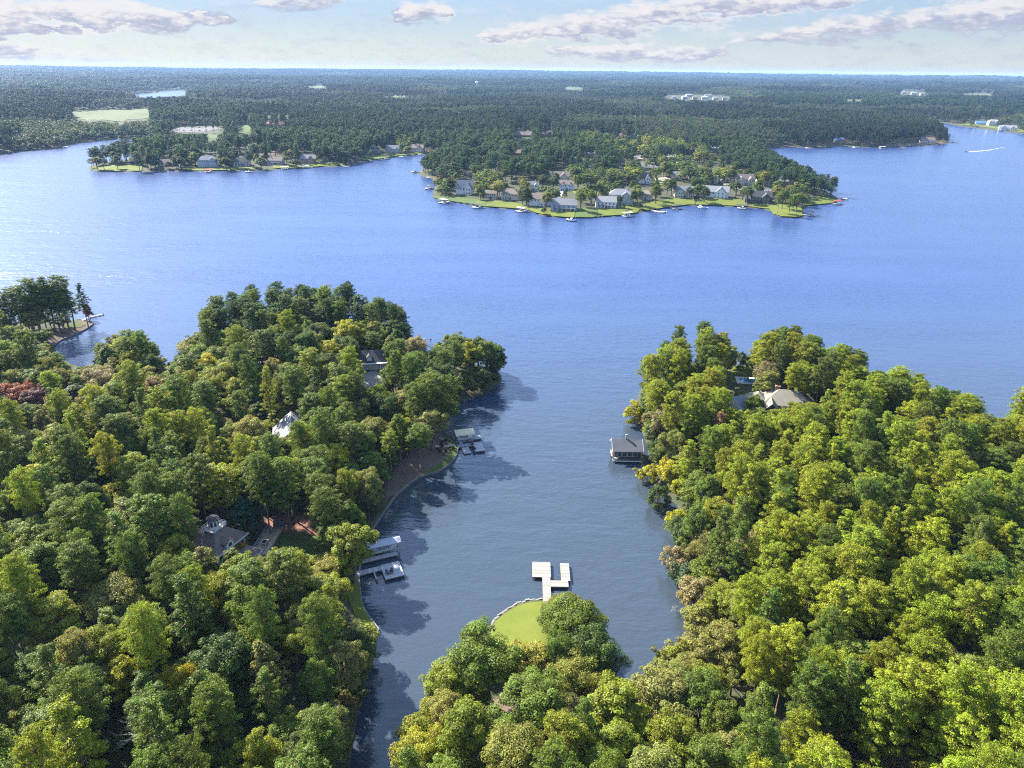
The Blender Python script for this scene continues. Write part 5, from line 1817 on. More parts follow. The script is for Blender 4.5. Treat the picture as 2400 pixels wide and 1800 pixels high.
for y in (.7, ld - .7):
    MB().box((lw / 2, y, 0.75), (lw * .85, 0.16, 0.16)).build('lift_beam', M['metal'], bl)
fg2 = fr.rect(Q(535, 885), Q(970, 685))
fg2 = (sh[0] + 1.5, fg2[1], fg2[2], fg2[3])
d3 = thing('finger_dock', 'narrow pale finger dock in front of the grey roofed boat lift', 'dock', (*world_of(fr, fg2[0], fg2[1]), 0), fr.rz)
deck_part(d3, (0, 0, fg2[2] - fg2[0], fg2[3] - fg2[1]), 0.7, M['wood_pale'], 'y')
piles(d3, corners((0, 0, fg2[2] - fg2[0], fg2[3] - fg2[1])), 0.7, 0.0)
xx, yy = world_of(fr, lf[0] + lw * .5, lf[1] + ld * .5)
boat('white boat in the lift under the flat grey metal roof', xx, yy, 0.9, fr.rz, 6.4, 2.1)

# floating dock at the small walled point
fr = Frame((213, 744), (238, 738), 0.55)
pf = fr.rect((211, 743.5), (241, 735))
d4 = thing('dock', 'pale floating dock off the small walled point', 'dock', (fr.o[0], fr.o[1], 0), fr.rz)
deck_part(d4, pf, 0.55, M['wood_pale'], 'x')
g0 = fr.uv(189, 753, .55)
mb = MB(); L_ = math.hypot(pf[0] - g0[0], pf[1] + .6 - g0[1]); an = math.atan2(pf[1] + .6 - g0[1], pf[0] - g0[0])
mb.box(((pf[0] + g0[0]) / 2, (pf[1] + .6 + g0[1]) / 2, .6), (L_, 1.2, .12), an)
mb.build('gangway', M['wood_grey'], d4)
piles(d4, corners(pf), .55, .5)
for k, (a, b_) in enumerate([(217, 737.5), (223, 738)]):
    u, v = fr.uv(a, b_, .6)
    chair(*world_of(fr, u, v), .55, fr.rz + k, 'dark chair on the floating dock of the walled point', 'chairs on the far floating dock', 1.2)


# ------------------------------------------------------------------ boathouse
def rail(root, pts, z0, h=1.0, mat='white', name='railing', gap=1.2):
    mb = MB()
    for (ax, ay), (bx, by) in zip(pts[:-1], pts[1:]):
        L = math.hypot(bx - ax, by - ay); rz = math.atan2(by - ay, bx - ax)
        for zz in (h, h * .55, .18):
            mb.box(((ax + bx) / 2, (ay + by) / 2, z0 + zz), (L + .04, .07, .07), rz)
        k = max(1, int(L / gap))
        for j in range(k + 1):
            mb.box((ax + (bx - ax) * j / k, ay + (by - ay) * j / k, z0 + h / 2), (.09, .09, h + .08), rz)
    return mb.build(name, M[mat], root)


WIN_D = MB().box((0, 0, 0), (1.0, 0.10, 1.0)).mesh('window', M['grey'])
fr = Frame((1436.4, 1079.5), (1503, 1081.0), 0.8)
bw_ = fr.uv(1504, 1081)[0]
bh = thing('boathouse', 'dark boathouse with grey shingle roof standing in the water', 'boathouse', (fr.o[0], fr.o[1], 0), fr.rz)
BD = 7.4
MB().box((bw_ / 2, BD / 2, 0.68), (bw_, BD, 0.24)).build('deck', M['wood_grey'], bh)
wl = MB()
gable_wall(wl, bw_ - .7, BD - 1.4, 3.1, 2.0, 'x', (bw_ / 2 + .1, BD / 2 + .5))
wl.v = [(x, y, z + .8) for x, y, z in wl.v]
wl.build('wall', M['dark_wall'], bh)
r = MB(); gable_roof(r, bw_ - .2, BD - .6, 3.9, 2.1, 'x', (bw_ / 2 + .05, BD / 2 + .3), 0.4, 0.2)
rf = r.build('roof', M['r_slate'], bh)
for sgn in (-1, 1):
    for sy in (-1, 1):
        x = (bw_ / 2 + .05) + sgn * ((bw_ - .2) / 2 + .44); hs = (BD - .6) / 2 + .4
        MB().add([(x - .04, BD / 2 + .3 + sy * hs, 3.52), (x + .04, BD / 2 + .3 + sy * hs, 3.52), (x + .04, BD / 2 + .3, 5.98), (x - .04, BD / 2 + .3, 5.98),
                  (x - .04, BD / 2 + .3 + sy * hs, 3.84), (x + .04, BD / 2 + .3 + sy * hs, 3.84), (x + .04, BD / 2 + .3, 6.3), (x - .04, BD / 2 + .3, 6.3)],
                 [(0, 3, 2, 1), (4, 5, 6, 7), (0, 1, 5, 4), (1, 2, 6, 5), (2, 3, 7, 6), (3, 0, 4, 7)]).build('bargeboard', M['white'], bh)
MB().tube((bw_ * .47, BD / 2 + .5, 5.6), (bw_ * .47, BD / 2 + .5, 7.5), .3, .3, 10).tube((bw_ * .47, BD / 2 + .5, 7.5), (bw_ * .47, BD / 2 + .5, 7.75), .42, .36, 10).build('chimney', M['metal'], bh)
for k in range(4):
    x = 1.2 + (bw_ - 2.4) * (k + .5) / 4
    f = link('window', WIN_D, bh, (x, 1.18, 2.5)); f.scale = (1.5, 1, 1.7); link('pane', WIN_P, f)
f = link('window', WIN_F, bh, (.42, BD / 2 + .5, 2.7), -math.pi / 2); f.scale = (2.0, 1, 1.7); link('pane', WIN_P, f)
f = link('window', WIN_F, bh, (.42, BD / 2 + .5, 4.6), -math.pi / 2); f.scale = (.9, 1, .9); link('pane', WIN_P, f)
rail(bh, [(.1, BD - .2), (.1, .1), (bw_ - .1, .1)], .8, 1.0, 'dark_wall')
MB().box((bw_ / 2, -.03, .68), (bw_, .05, .3)).build('fascia', M['white'], bh)
for u in (.2, bw_ * .35, bw_ * .68, bw_ - .2):
    for v in (.25, BD - .3):
        link('piling', PILE, bh, (u, v, -.4))
# white kayak racked on the water side
kk = thing('kayak', 'white kayak standing against the boathouse gable end', 'kayak', (*world_of(fr, -.2, 2.6), 0.85), fr.rz)
vs = []; fs = []
for i in range(9):
    f_ = i / 8 * 2 - 1; w_ = .36 * (1 - f_ * f_) ** .7 + .02
    vs += [(-w_ * .6, f_ * 2.0, .9 + .1), (0, f_ * 2.0, .62 + .18 * f_ * f_), (w_ * .6, f_ * 2.0, 1.0), (0, f_ * 2.0, 1.12)]
for i in range(8):
    for j in range(4):
        fs.append((i * 4 + j, i * 4 + (j + 1) % 4, i * 4 + 4 + (j + 1) % 4, i * 4 + 4 + j))
fs += [(0, 1, 2, 3), (35, 34, 33, 32)]
MB().add(vs, fs).build('hull', M['gel'], kk, True)
MB().box((0, -.9, .42), (.5, .08, .84)).box((0, .9, .42), (.5, .08, .84)).build('rack', M['pile'], kk)
u, v = 1.0, .65
cb = thing('dock_box', 'white storage box on the corner of the boathouse deck', 'box', (*world_of(fr, u, v), .8), fr.rz)
MB().box((0, 0, .3), (1.3, .6, .6)).build('box_body', M['white'], cb)
MB().box((0, 0, .65), (1.38, .68, .1)).build('lid', M['white'], cb)

# ------------------------------------------------------------------ house with the octagonal cupola
cx_, cy0 = from_top(494, 1194, 13.4)
hz = H1(cx_, cy0)
RZ = R_(-22)
ch = thing('house', 'grey shingled house with octagonal cupola and white railed roof walk', 'house', (cx_, cy0, hz - .3), RZ)
WW, DD_, EH = 8.0, 9.0, 5.0
MB().box((0, 0, EH / 2), (WW, DD_, EH)).build('wall', M['greyblue'], ch)
r = MB(); hip_roof(r, WW, DD_, EH, 3.6, (0, 0), .7, .18, ridge_frac=0.27); rf = r.build('roof', M['r_brown'], ch)
MB().box((0, -DD_ / 2 - .72, EH + .06), (WW + 1.5, .08, .3)).box((WW / 2 + .72, 0, EH + .06), (.08, DD_ + 1.5, .3)).box((-WW / 2 - .72, 0, EH + .06), (.08, DD_ + 1.5, .3)).build('gutter', M['white'], ch)
TZ = EH + 3.6 + .18
MB().box((0, 0, TZ + .06), (3.6, 4.2, .12)).build('roof_walk', M['wood_grey'], ch)
rail(ch, [(-1.75, -2.05), (1.75, -2.05), (1.75, 2.05), (-1.75, 2.05), (-1.75, -2.05)], TZ + .1, .95, 'white', 'railing', .9)
cup = MB().lathe([(1.15, TZ + .1), (1.15, TZ + 2.3)], 8, (0, 0)).build('cupola', M['white'], ch)
MB().lathe([(1.42, TZ + 2.3), (1.46, TZ + 2.5), (.75, TZ + 3.05), (.06, TZ + 3.35)], 8).build('cupola_roof', M['r_dark'], cup)
for k in range(8):
    a = math.pi / 8 + k * math.pi / 4
    rr = 1.15 * math.cos(math.pi / 8) + .01
    MB().box((0, 0, 0), (.56, .05, 1.25)).build('cupola_window', M['glass'], cup).matrix_local = Matrix.Translation((rr * math.cos(a), rr * math.sin(a), TZ + 1.35)) @ Matrix.Rotation(a + math.pi / 2, 4, 'Z')
for sgn in (-1, 1):
    dm = MB(); gable_wall(dm, 3.4, 2.2, 1.6, .8, 'x', (0, 0))
    dm.v = [(sgn * (WW / 2 - .9) + x, y - 0.8, z + EH + .2) for x, y, z in dm.v]
    do = dm.build('dormer', M['white'], ch)
    r = MB(); gable_roof(r, 3.4, 2.2, 1.6, .8, 'x', (0, 0), .3, .12)
    r.v = [(sgn * (WW / 2 - .9) + x, y - 0.8, z + EH + .2) for x, y, z in r.v]
    r.build('dormer_roof', M['r_brown'], do)
    f = link('window', WIN_F, do, (sgn * (WW / 2 + .82), -.8, EH + 1.15), math.pi / 2 * sgn); f.scale = (1.0, 1, 1.1)
    link('pane', WIN_P, ch, (sgn * (WW / 2 + .86), -.8, EH + 1.15), math.pi / 2 * sgn)
add_windows(ch, [(-3.2, -DD_ / 2 - .02, 3.6, 0), (3.2, -DD_ / 2 - .02, 3.6, 0), (-3.2, -DD_ / 2 - .02, 1.4, 0), (3.2, -DD_ / 2 - .02, 1.4, 0)] + [(WW / 2 + .02, y, 3.7, math.pi / 2) for y in (-3.4, -1.1, 1.2, 3.5)], (1.2, 1.6))
# covered walk and garage wing
bz = MB(); gable_roof(bz, 2.0, 9.0, 3.0, .7, 'y', (-1.6, -DD_ / 2 - 4.7), .3, .14); bz.build('breezeway_roof', M['r_brown'], ch)
for k in range(4):
    for sx in (-1, 1):
        MB().box((-1.6 + sx * .95, -DD_ / 2 - 1.2 - k * 2.4, 1.5), (.18, .18, 3.0)).build('breezeway_post', M['white'], ch)
MB().box((-1.6 + 1.32, -DD_ / 2 - 4.7, 2.86), (.07, 9.4, .2)).box((-1.6 - 1.32, -DD_ / 2 - 4.7, 2.86), (.07, 9.4, .2)).build('breezeway_gutter', M['white'], ch)
gw = MB(); gw.box((-1.2, -DD_ / 2 - 13.6, 1.7), (8.4, 7.6, 3.4)); gw.build('garage_wall', M['greyblue'], ch)
gr = MB(); hip_roof(gr, 8.4, 7.6, 3.4, 2.8, (-1.2, -DD_ / 2 - 13.6), .5, .15); gr.build('garage_roof', M['r_brown'], ch)

# yard things beside it
pts = [(589, 1301), (629, 1244)]
p0 = ground(*pts[0]); p1 = ground(*pts[1])
ang = math.atan2(p1[1] - p0[1], p1[0] - p0[0]); PL = math.hypot(p1[1] - p0[1], p1[0] - p0[0])
pt = thing('patio_deck', 'raised tan wooden patio deck with white railing in the yard', 'deck', (p0[0], p0[1], p0[2]), ang)
n = int(3.8 / .15)
mb = MB()
for k in range(n):
    mb.box((PL / 2, -.1 - (k + .5) * 3.8 / n, .5), (PL + .6, 3.8 / n * .9, .05))
db = mb.build('deck_boards', M['wood_tan'], pt); db['kind'] = 'stuff'
MB().box((PL / 2, -2.0, .1), (PL + .5, 3.7, .7)).build('deck_base', M['pile'], pt)
rail(pt, [(-.2, -.1), (PL + .3, -.1)], .5, 1.0, 'grey')
tb = thing('patio_table', 'square glass topped table with white frame on the patio deck', 'table', (p0[0] + math.cos(ang) * PL * .35 + math.sin(ang) * 1.9, p0[1] + math.sin(ang) * PL * .35 - math.cos(ang) * 1.9, p0[2] + .52), ang)
MB().box((0, 0, .72), (1.5, 1.1, .05)).build('table_top', M['glass'], tb)
MB().box((0, .6, .74), (1.7, .12, .08)).box((0, -.6, .74), (1.7, .12, .08)).box((.8, 0, .74), (.12, 1.1, .08)).box((-.8, 0, .74), (.12, 1.1, .08)).build('table_frame', M['white'], tb)
for sx in (-1, 1):
    for sy in (-1, 1):
        MB().box((sx * .75, sy * .5, .36), (.08, .08, .7)).build('leg', M['white'], tb)
gx, gy, gz = ground(657, 1247)
pg = thing('playhouse', 'dark wooden play tower in the shaded yard', 'play tower', (gx, gy, gz), .2)
for sx in (-1, 1):
    for sy in (-1, 1):
        MB().box((sx * 1.0, sy * 1.0, 1.4), (.16, .16, 2.8)).build('post', M['pile'], pg)
MB().box((0, 0, 1.2), (2.2, 2.2, .12)).build('platform', M['pile'], pg)
r = MB(); gable_roof(r, 2.2, 2.2, 2.7, .9, 'x', (0, 0), .2, .1); r.build('roof', M['r_dark'], pg)
MB().add([(-1.2, -.3, 1.25), (-1.2, .3, 1.25), (-3.4, .3, .1), (-3.4, -.3, .1), (-1.2, -.3, 1.18), (-1.2, .3, 1.18), (-3.4, .3, .03), (-3.4, -.3, .03)],
         [(0, 1, 2, 3), (7, 6, 5, 4), (0, 3, 7, 4), (1, 5, 6, 2), (0, 4, 5, 1), (2, 6, 7, 3)]).build('slide', M['canvas_tan'], pg)
gx, gy, gz = ground(583, 1322)
pv = thing('pavilion', 'small white trimmed roof over the near end of the patio deck', 'pavilion', (gx, gy, gz), ang - .3)
r = MB(); hip_roof(r, 4.2, 4.2, 2.9, 1.5, (0, 0), .3, .12); r.build('roof', M['r_brown'], pv)
MB().box((0, -2.5, 2.92), (5.0, .08, .2)).box((2.5, 0, 2.92), (.08, 5.0, .2)).box((0, 2.5, 2.92), (5.0, .08, .2)).box((-2.5, 0, 2.92), (.08, 5.0, .2)).build('fascia', M['white'], pv)
for sx in (-1, 1):
    for sy in (-1, 1):
        MB().box((sx * 1.9, sy * 1.9, 1.45), (.2, .2, 2.9)).build('post', M['white'], pv)

# pale gabled house in the woods
gx, gy = from_top(682, 963, 9.6)
gz = H1(gx, gy)
h2 = thing('house', 'grey roofed gabled house deep in the woods of the point', 'house', (gx, gy, gz - .3), R_(16))
wl = MB(); gable_wall(wl, 11, 13, 5.0, 4.3, 'y', (0, -6.2)); wl.box((-3.4, -13.4, 1.8), (8.0, 2.6, 3.6)); wl.build('wall', M['cream'], h2)
r = MB(); gable_roof(r, 11, 13, 5.0, 4.3, 'y', (0, -6.2), .5, .2); r.build('roof', M['r_grey'], h2)
r = MB(); hip_roof(r, 8.0, 3.2, 3.6, 1.0, (-3.4, -13.4), .4, .15); r.build('porch_roof', M['r_pale'], h2)
add_windows(h2, [(-2.8, -12.74, 4.4, 0), (2.8, -12.74, 4.4, 0), (2.8, -12.74, 1.7, 0), (-5.2, -14.74, 1.8, 0), (-1.8, -14.74, 1.8, 0)] + [(5.52, y, 3.4, math.pi / 2) for y in (-10, -6, -2)], (1.2, 1.6))

# garage with dark roof and dormer
gx, gy, gz = ground(878, 866)
h3 = thing('garage', 'garage with dark shingle roof and small white dormer', 'garage', (gx, gy + 3.6, gz - .2), R_(12))
wl = MB(); gable_wall(wl, 11.5, 7.4, 3.3, 3.2, 'x', (0, 0)); wl.build('wall', M['cream'], h3)
r = MB(); gable_roof(r, 11.5, 7.8, 3.3, 3.3, 'x', (0, 0), .6, .2); r.build('roof', M['r_dark'], h3)
dm = MB(); gable_wall(dm, 1.7, 2.6, 1.3, .8, 'y', (-2.4, -2.4)); dm.v = [(x, y, z + 3.9) for x, y, z in dm.v]; do = dm.build('dormer', M['white'], h3)
r = MB(); gable_roof(r, 1.7, 2.6, 1.3, .8, 'y', (-2.4, -2.4), .25, .1); r.v = [(x, y, z + 3.9) for x, y, z in r.v]; r.build('dormer_roof', M['r_dark'], do)
f = link('window', WIN_F, do, (-2.4, -3.72, 4.75)); f.scale = (.8, 1, .9)
for k in range(3):
    MB().box((-3.6 + k * 3.4, -3.74, 1.35), (2.7, .12, 2.5)).build('garage_door', M['white'], h3)
for x in (-5.5, -2.0, 1.5, 5.0):
    MB().box((x, -4.9, 1.55), (.25, .25, 3.1)).build('post', M['white'], h3)
MB().box((0, -4.6, 3.1), (11.6, 1.3, .16)).build('porch_beam', M['white'], h3)
wl = MB(); gable_wall(wl, 4.0, 6.5, 3.3, 2.0, 'y', (6.6, -1.5)); wl.build('side_wing', M['white'], h3)
r = MB(); gable_roof(r, 4.0, 6.5, 3.3, 2.0, 'y', (6.6, -1.5), .4, .18); r.build('side_wing_roof', M['r_dark'], h3)

# tan roofed house past the boathouse
gx, gy = from_top(1850, 912, 9.0)
gz = H1(gx, gy)
h4 = thing('house', 'big house with tan hipped roofs and brick chimney among the pines', 'house', (gx, gy, gz - .3), R_(-14))
MB().box((0, 0, 2.6), (16, 10, 5.2)).box((-9.6, -1.0, 2.6), (5, 6, 5.2)).build('wall', M['beige'], h4)
r = MB(); hip_roof(r, 16, 10, 5.2, 3.6, (0, 0), .6, .2); r.build('roof', M['r_tan'], h4)
r = MB(); hip_roof(r, 5, 6, 5.2, 2.2, (-9.6, -1.0), .5, .2); r.build('roof', M['r_tan'], h4)
wl = MB(); gable_wall(wl, 4.6, 4.0, 4.6, 2.4, 'y', (-5.6, -6.2)); wl.build('front_gable', M['dark_wall'], h4)
r = MB(); gable_roof(r, 4.6, 7.0, 4.6, 2.4, 'y', (-5.6, -4.9), .5, .2); r.build('front_gable_roof', M['r_tan'], h4)
MB().box((-3.6, 1.0, 8.3), (1.6, 1.0, 2.6)).box((-3.6, 1.0, 9.65), (1.8, 1.2, .16)).build('chimney', M['brick'], h4)
add_windows(h4, [(x, -5.02, 3.3, 0) for x in (-1.5, 1.5, 4.5, 7)], (1.3, 1.7))
gx, gy = from_top(1738, 922, 7.5)
h5 = thing('guest_house', 'smaller dark grey roofed house beside the tan roofed house', 'house', (gx, gy, H1(gx, gy) - .3), R_(20))
wl = MB(); gable_wall(wl, 9, 7, 4.0, 3.0, 'x', (0, 0)); wl.build('wall', M['grey'], h5)
r = MB(); gable_roof(r, 9, 7, 4.0, 3.0, 'x', (0, 0), .5, .2); r.build('roof', M['r_grey'], h5)
r = MB(); gable_roof(r, 4, 5, 3.6, 2.2, 'y', (3.4, -3.8), .4, .2); r.build('roof', M['r_pale'], h5)
wl = MB(); gable_wall(wl, 4, 4.6, 3.6, 2.2, 'y', (3.4, -3.8)); wl.build('front_gable', M['white'], h5)
gx, gy, gz = ground(1760, 894)
pl = thing('swimming_pool', 'blue swimming pool with pale surround behind the guest house', 'pool', (gx, gy, gz), R_(-8))
MB().box((0, 0, .16), (11, 6.5, .3)).build('pool_surround', M['concrete'], pl)
MB().box((0, 0, .32), (8.6, 4.0, .06)).build('pool_water', M['poolwater'], pl)

# ------------------------------------------------------------------ dead wood
def bare_branches(mb, r, p, d, L, rad, depth):
    q = p + d * L
    mb.tube(p, q, rad, rad * .6, 4, False)
    if depth == 0:
        return
    for _ in range(3):
        nd = (d + Vector(r.normal(size=3)) * .55).normalized()
        bare_branches(mb, r, p + (q - p) * r.uniform(.45, 1.0), nd, L * r.uniform(.5, .78), rad * .55, depth - 1)


def bare(name, label, cat, x, y, z, d, L, rad, depth, seed):
    mb = MB()
    bare_branches(mb, np.random.RandomState(seed), Vector((0, 0, 0)), Vector(d).normalized(), L, rad, depth)
    o = mb.build(name, M['deadwood'])
    o.location = (x, y, z)
    return tag(o, label, cat)


gx, gy = at(1612, 1548)
bare('fallen_branch', 'bleached fallen branches half sunk at the cove bank', 'branch', gx, gy, 0.1, (-1, -.25, .18), 2.6, .09, 4, 3)
gx, gy = at(1600, 1440)
bare('fallen_branch', 'thin bare branch leaning out over the cove bank', 'branch', gx, gy, 0.6, (-1, .1, .2), 1.6, .06, 3, 5)
for k, (a, b_, h_, lab) in enumerate([(2335, 1475, 15, 'bare grey dead treetop in the dark gap of the pine stand'), (325, 1640, 15, 'broken bare grey limbs above the lower woods'),
                                     (1495, 1690, 12, 'bare twiggy dead tree at the head of the cove'), (540, 1770, 12, 'small bare grey snag in the shaded lower woods')]):
    x, y = from_top(a, b_, h_)
    bare('dead_tree', lab, 'dead tree', x, y, H1(x, y) - .2, (.05, .02, 1), h_ * .5, .22, 4, 11 + k)

# marker posts in the open water
gx, gy = at(1010, 806)
mk = thing('channel_marker', 'thin red channel post standing in the open water', 'post', (gx, gy, 0))
MB().tube((0, 0, -1.5), (0, 0, 2.4), .13, .11, 8).build('post', M['red'], mk)
MB().box((0, 0, 2.0), (.6, .05, .6)).build('marker_board', M['red'], mk)
gx, gy = at(1777, 842)
mk = thing('flagpole', 'white pole with small folded flag at the lake lawn edge', 'pole', (gx, gy, 0))
MB().tube((0, 0, -1.5), (0, 0, 4.2), .09, .06, 8).build('pole', M['white'], mk)
MB().add([(0, 0, 4.1), (.25, .12, 4.0), (.2, .1, 2.9), (0, 0, 3.0), (0.02, .03, 4.1), (.27, .15, 4.0), (.22, .13, 2.9), (.02, .03, 3.0)], [(0, 1, 2, 3), (7, 6, 5, 4), (0, 4, 5, 1), (1, 5, 6, 2), (2, 6, 7, 3), (3, 7, 4, 0)]).build('flag', M['canvas_blue'], mk)

# ------------------------------------------------------------------ far docks and boats
FD = [
    (966, 404, 'canvas_blue', 'gel', 'dock with blue canopy at the cove mouth of the far peninsula'),
    (1002, 417, None, None, 'low grey dock along the dark trees of the far cove'),
    (999, 443, 'r_dark', None, 'dock with flat dark roof beside the maroon tree of the peninsula'),
    (1036, 477, 'r_grey', 'gel', 'dock with grey roof below the round stone terrace'),
    (1114, 488, 'r_dark', 'gel', 'dock with dark roof and white boat below the cream gabled house'),
    (1216, 497, 'r_grey', 'gel', 'dock with grey roof below the white and brown house'),
    (1338, 517, None, 'gel', 'open white dock at the curved lawn of the grey blue house'),
    (1474, 509, 'wood_pale', 'gel', 'pale roofed dock at the end of the flat bright lawn'),
    (1549, 498, None, 'gel', 'long low dock below the tan stone house'),
    (1592, 491, 'r_dark', 'gel', 'dark roofed dock below the house with two front gables'),
    (1647, 488, None, 'gel', 'white dock at the end of the straight dock walk'),
    (1738, 490, 'r_dark', 'gel', 'dark roofed dock below the wide white and grey house'),
    (1909, 507, 'black', 'gel', 'dock with black canopy off the grassy tip of the peninsula'),
    (1969, 480, 'canvas_red', None, 'dock with red canopy at the tree clump of the peninsula end'),
    (1976, 467, None, 'gel', 'short dock with white boat past the red canopy'),
    (365, 403, 'r_dark', None, 'dark roofed dock near the end of the long low peninsula'),
    (487, 405, 'canvas_red', None, 'dock with red canopy below the pale blue house'),
    (583, 404, None, 'gel', 'white dock and boat below the white house of the long peninsula'),
    (668, 398, 'r_grey', 'gel', 'grey roofed dock below the grey porch house of the long peninsula'),
    (717, 395, 'r_grey', 'gel', 'grey roofed dock below the brick house of the long peninsula'),
    (814, 391, None, None, 'low dock at the corner of the far cove'),
    (848, 381, None, 'gel', 'small white dock at the first lawn of the far cove'),
    (911, 373, 'r_dark', None, 'dark roofed dock below the twin gabled grey house'),
    (945, 368, None, 'gel', 'small dock and boat in the far cove lawn'),
    (986, 363, None, 'gel', 'small white dock at the head of the far cove'),
    (1897, 348, None, 'gel', 'white dock on the brown bank of the wooded far shore'),
    (2003, 347, None, 'gel', 'small dock below the blue roofed house of the wooded shore'),
    (2068, 349, 'r_grey', None, 'grey roofed dock on the wooded far shore'),
    (2117, 346, None, 'gel', 'white dock near the beige house of the wooded shore'),
    (2234, 334, None, None, 'low dock at the very tip of the wooded far shore'),
    (157, 344, None, 'gel', 'white dock at the mouth of the far bay'),
]
COLS = {'r_dark': 'r_dark', 'r_grey': 'silver_roof', 'wood_pale': 'wood_pale'}
for a, b_, can, bo, lab in FD:
    x, y = at(a, b_)
    s0 = float(land_sd(np.array([x]), np.array([y]))[0])
    e = 2.0
    gxv = float(land_sd(np.array([x + e]), np.array([y]))[0]) - s0; gyv = float(land_sd(np.array([x]), np.array([y + e]))[0]) - s0
    rz = math.atan2(gyv, gxv) - math.pi / 2
    dk = thing('dock', lab, 'dock', (x, y, 0), rz, 'docks along the far shores')
    Lw = max(2.0, -s0 + 2.5)
    m_ = 'wood_pale' if bo else 'wood_grey'
    MB().box((0, 0, .6), (7.5, 2.4, .25)).box((-3.0, 3.2, .6), (1.6, 4.0, .25)).build('deck', M[m_], dk)
    MB().box((0, 1.2 + Lw / 2, .6), (1.5, Lw, .25)).build('walkway', M[m_], dk)
    for u in (-3.5, 3.5):
        for v in (-1.0, 1.0):
            link('piling', PILE, dk, (u, v, -.2))
    if can:
        cn = MB(); gable_roof(cn, 8.5, 4.4, 3.2, .5, 'x', (0.2, 3.4), .3, .15)
        cn.build('canopy', M[COLS.get(can, can)], dk)
        for u in (-3.8, 4.2):
            for v in (1.4, 5.4):
                link('post', pm, dk, (u, v, 0))
    if bo:
        bx, by = x + math.cos(rz) * 1.0 - math.sin(rz) * (3.4 if can else -2.8), y + math.sin(rz) * 1.0 + math.cos(rz) * (3.4 if can else -2.8)
        boat('boat moored at the ' + lab.replace(' with white boat', '').replace(' and white boat', '').replace(' and boat', ''), bx, by, .25, rz + (0 if a % 2 else math.pi), 6.5, 2.4, 'boats moored along the far shores', 'gel', 'canvas_blue' if a % 3 == 0 else None)

# speeding boat with its wake
bx, by = at(2265, 356)
b5 = boat('small motorboat speeding over the open lake ahead of its white wake', bx, by, .25, math.pi + .35, 7, 2.4)
mb = MB()
p0_ = np.array(at(2268, 356)); p1_ = np.array(at(2310, 353)); p2_ = np.array(at(2395, 338))
seq = [(p0_, .8), ((p0_ + p1_) / 2, 1.5), (p1_, .9), ((p1_ * .8 + p2_ * .2), .4), (p1_ * .5 + p2_ * .5, .15)]
vs = []
for i, (p, hw) in enumerate(seq):
    d = seq[min(i + 1, 4)][0] - seq[max(i - 1, 0)][0]; d = d / np.linalg.norm(d)
    nrm = np.array([-d[1], d[0]])
    vs += [(*(p + nrm * hw - np.array([bx, by])), .03), (*(p + nrm * hw * .2 - np.array([bx, by])), .35 * hw / 2.6), (*(p - nrm * hw - np.array([bx, by])), .03)]
mb.add(vs, [f for i in range(4) for f in ((i * 3, i * 3 + 1, i * 3 + 4, i * 3 + 3), (i * 3 + 1, i * 3 + 2, i * 3 + 5, i * 3 + 4))])
wk_ = mb.build('boat_wake', M['foam'])
wk_.location = (bx, by, 0)
tag(wk_, 'white foaming wake trailing behind the speeding motorboat', 'wake', kind='stuff')

# ------------------------------------------------------------------ far buildings and the water tower
for k, (a, b_, wpx, hm, rm) in enumerate([(1556, 231, 12, 8, 'r_pale'), (1580, 232, 14, 8, 'r_pale'), (1604, 233, 18, 9, 'silver_roof'), (1628, 233.5, 16, 9, 'r_brown'), (1652, 234, 22, 10, 'silver_roof'), (1676, 234.5, 16, 8, 'r_pale'), (1698, 235, 14, 8, 'r_brown'), (1615, 228, 22, 10, 'r_pale'), (1660, 229, 24, 11, 'r_brown'),
                                          (2118, 220, 12, 9, 'r_pale'), (2140, 222, 14, 9, 'silver_roof'), (2160, 224, 12, 9, 'r_pale')]):
    x, y, z = ground(a, b_)
    ppm = px_per_m(x, y, z)
    W = wpx / ppm * .72
    hm = hm * .7
    t_ = k < 9
    bd = thing('warehouse', ('flat building in the little town behind the woods' if t_ else 'building in the small cluster near the horizon woods'), 'building', (x, y, z), rng.uniform(-.2, .2), ('buildings of the little town' if t_ else 'buildings of the small cluster'))
    MB().box((0, 0, hm / 2 + 1), (W, W * .6, hm + 2)).build('wall', M[('white', 'cream', 'grey', 'beige')[k % 4]], bd)
    r = MB(); hip_roof(r, W, W * .6, hm + 2, 3.0, (0, 0), .8, .4); r.build('roof', M[rm], bd)
    for j in range(4):
        MB().box((-W * .36 + W * .24 * j, -W * .3 - .05, hm * .6), (W * .13, .2, hm * .3)).build('window', M['glass'], bd)
x, y, z = ground(1118, 213)
wt = thing('water_tower', 'white water tower rising above the distant woods', 'water tower', (x, y, z))
wt.scale = (.8, .8, .8)
MB().lathe([(5, 0), (3.0, 3), (2.4, 10), (2.4, 34), (4.0, 38)], 14).build('shaft', M['white'], wt, True)
MB().lathe([(4.0, 38), (8.6, 42), (10.4, 46), (10.4, 49), (8.6, 53), (4.0, 55.5), (.4, 56.2)], 18).build('tank', M['white'], wt, True)
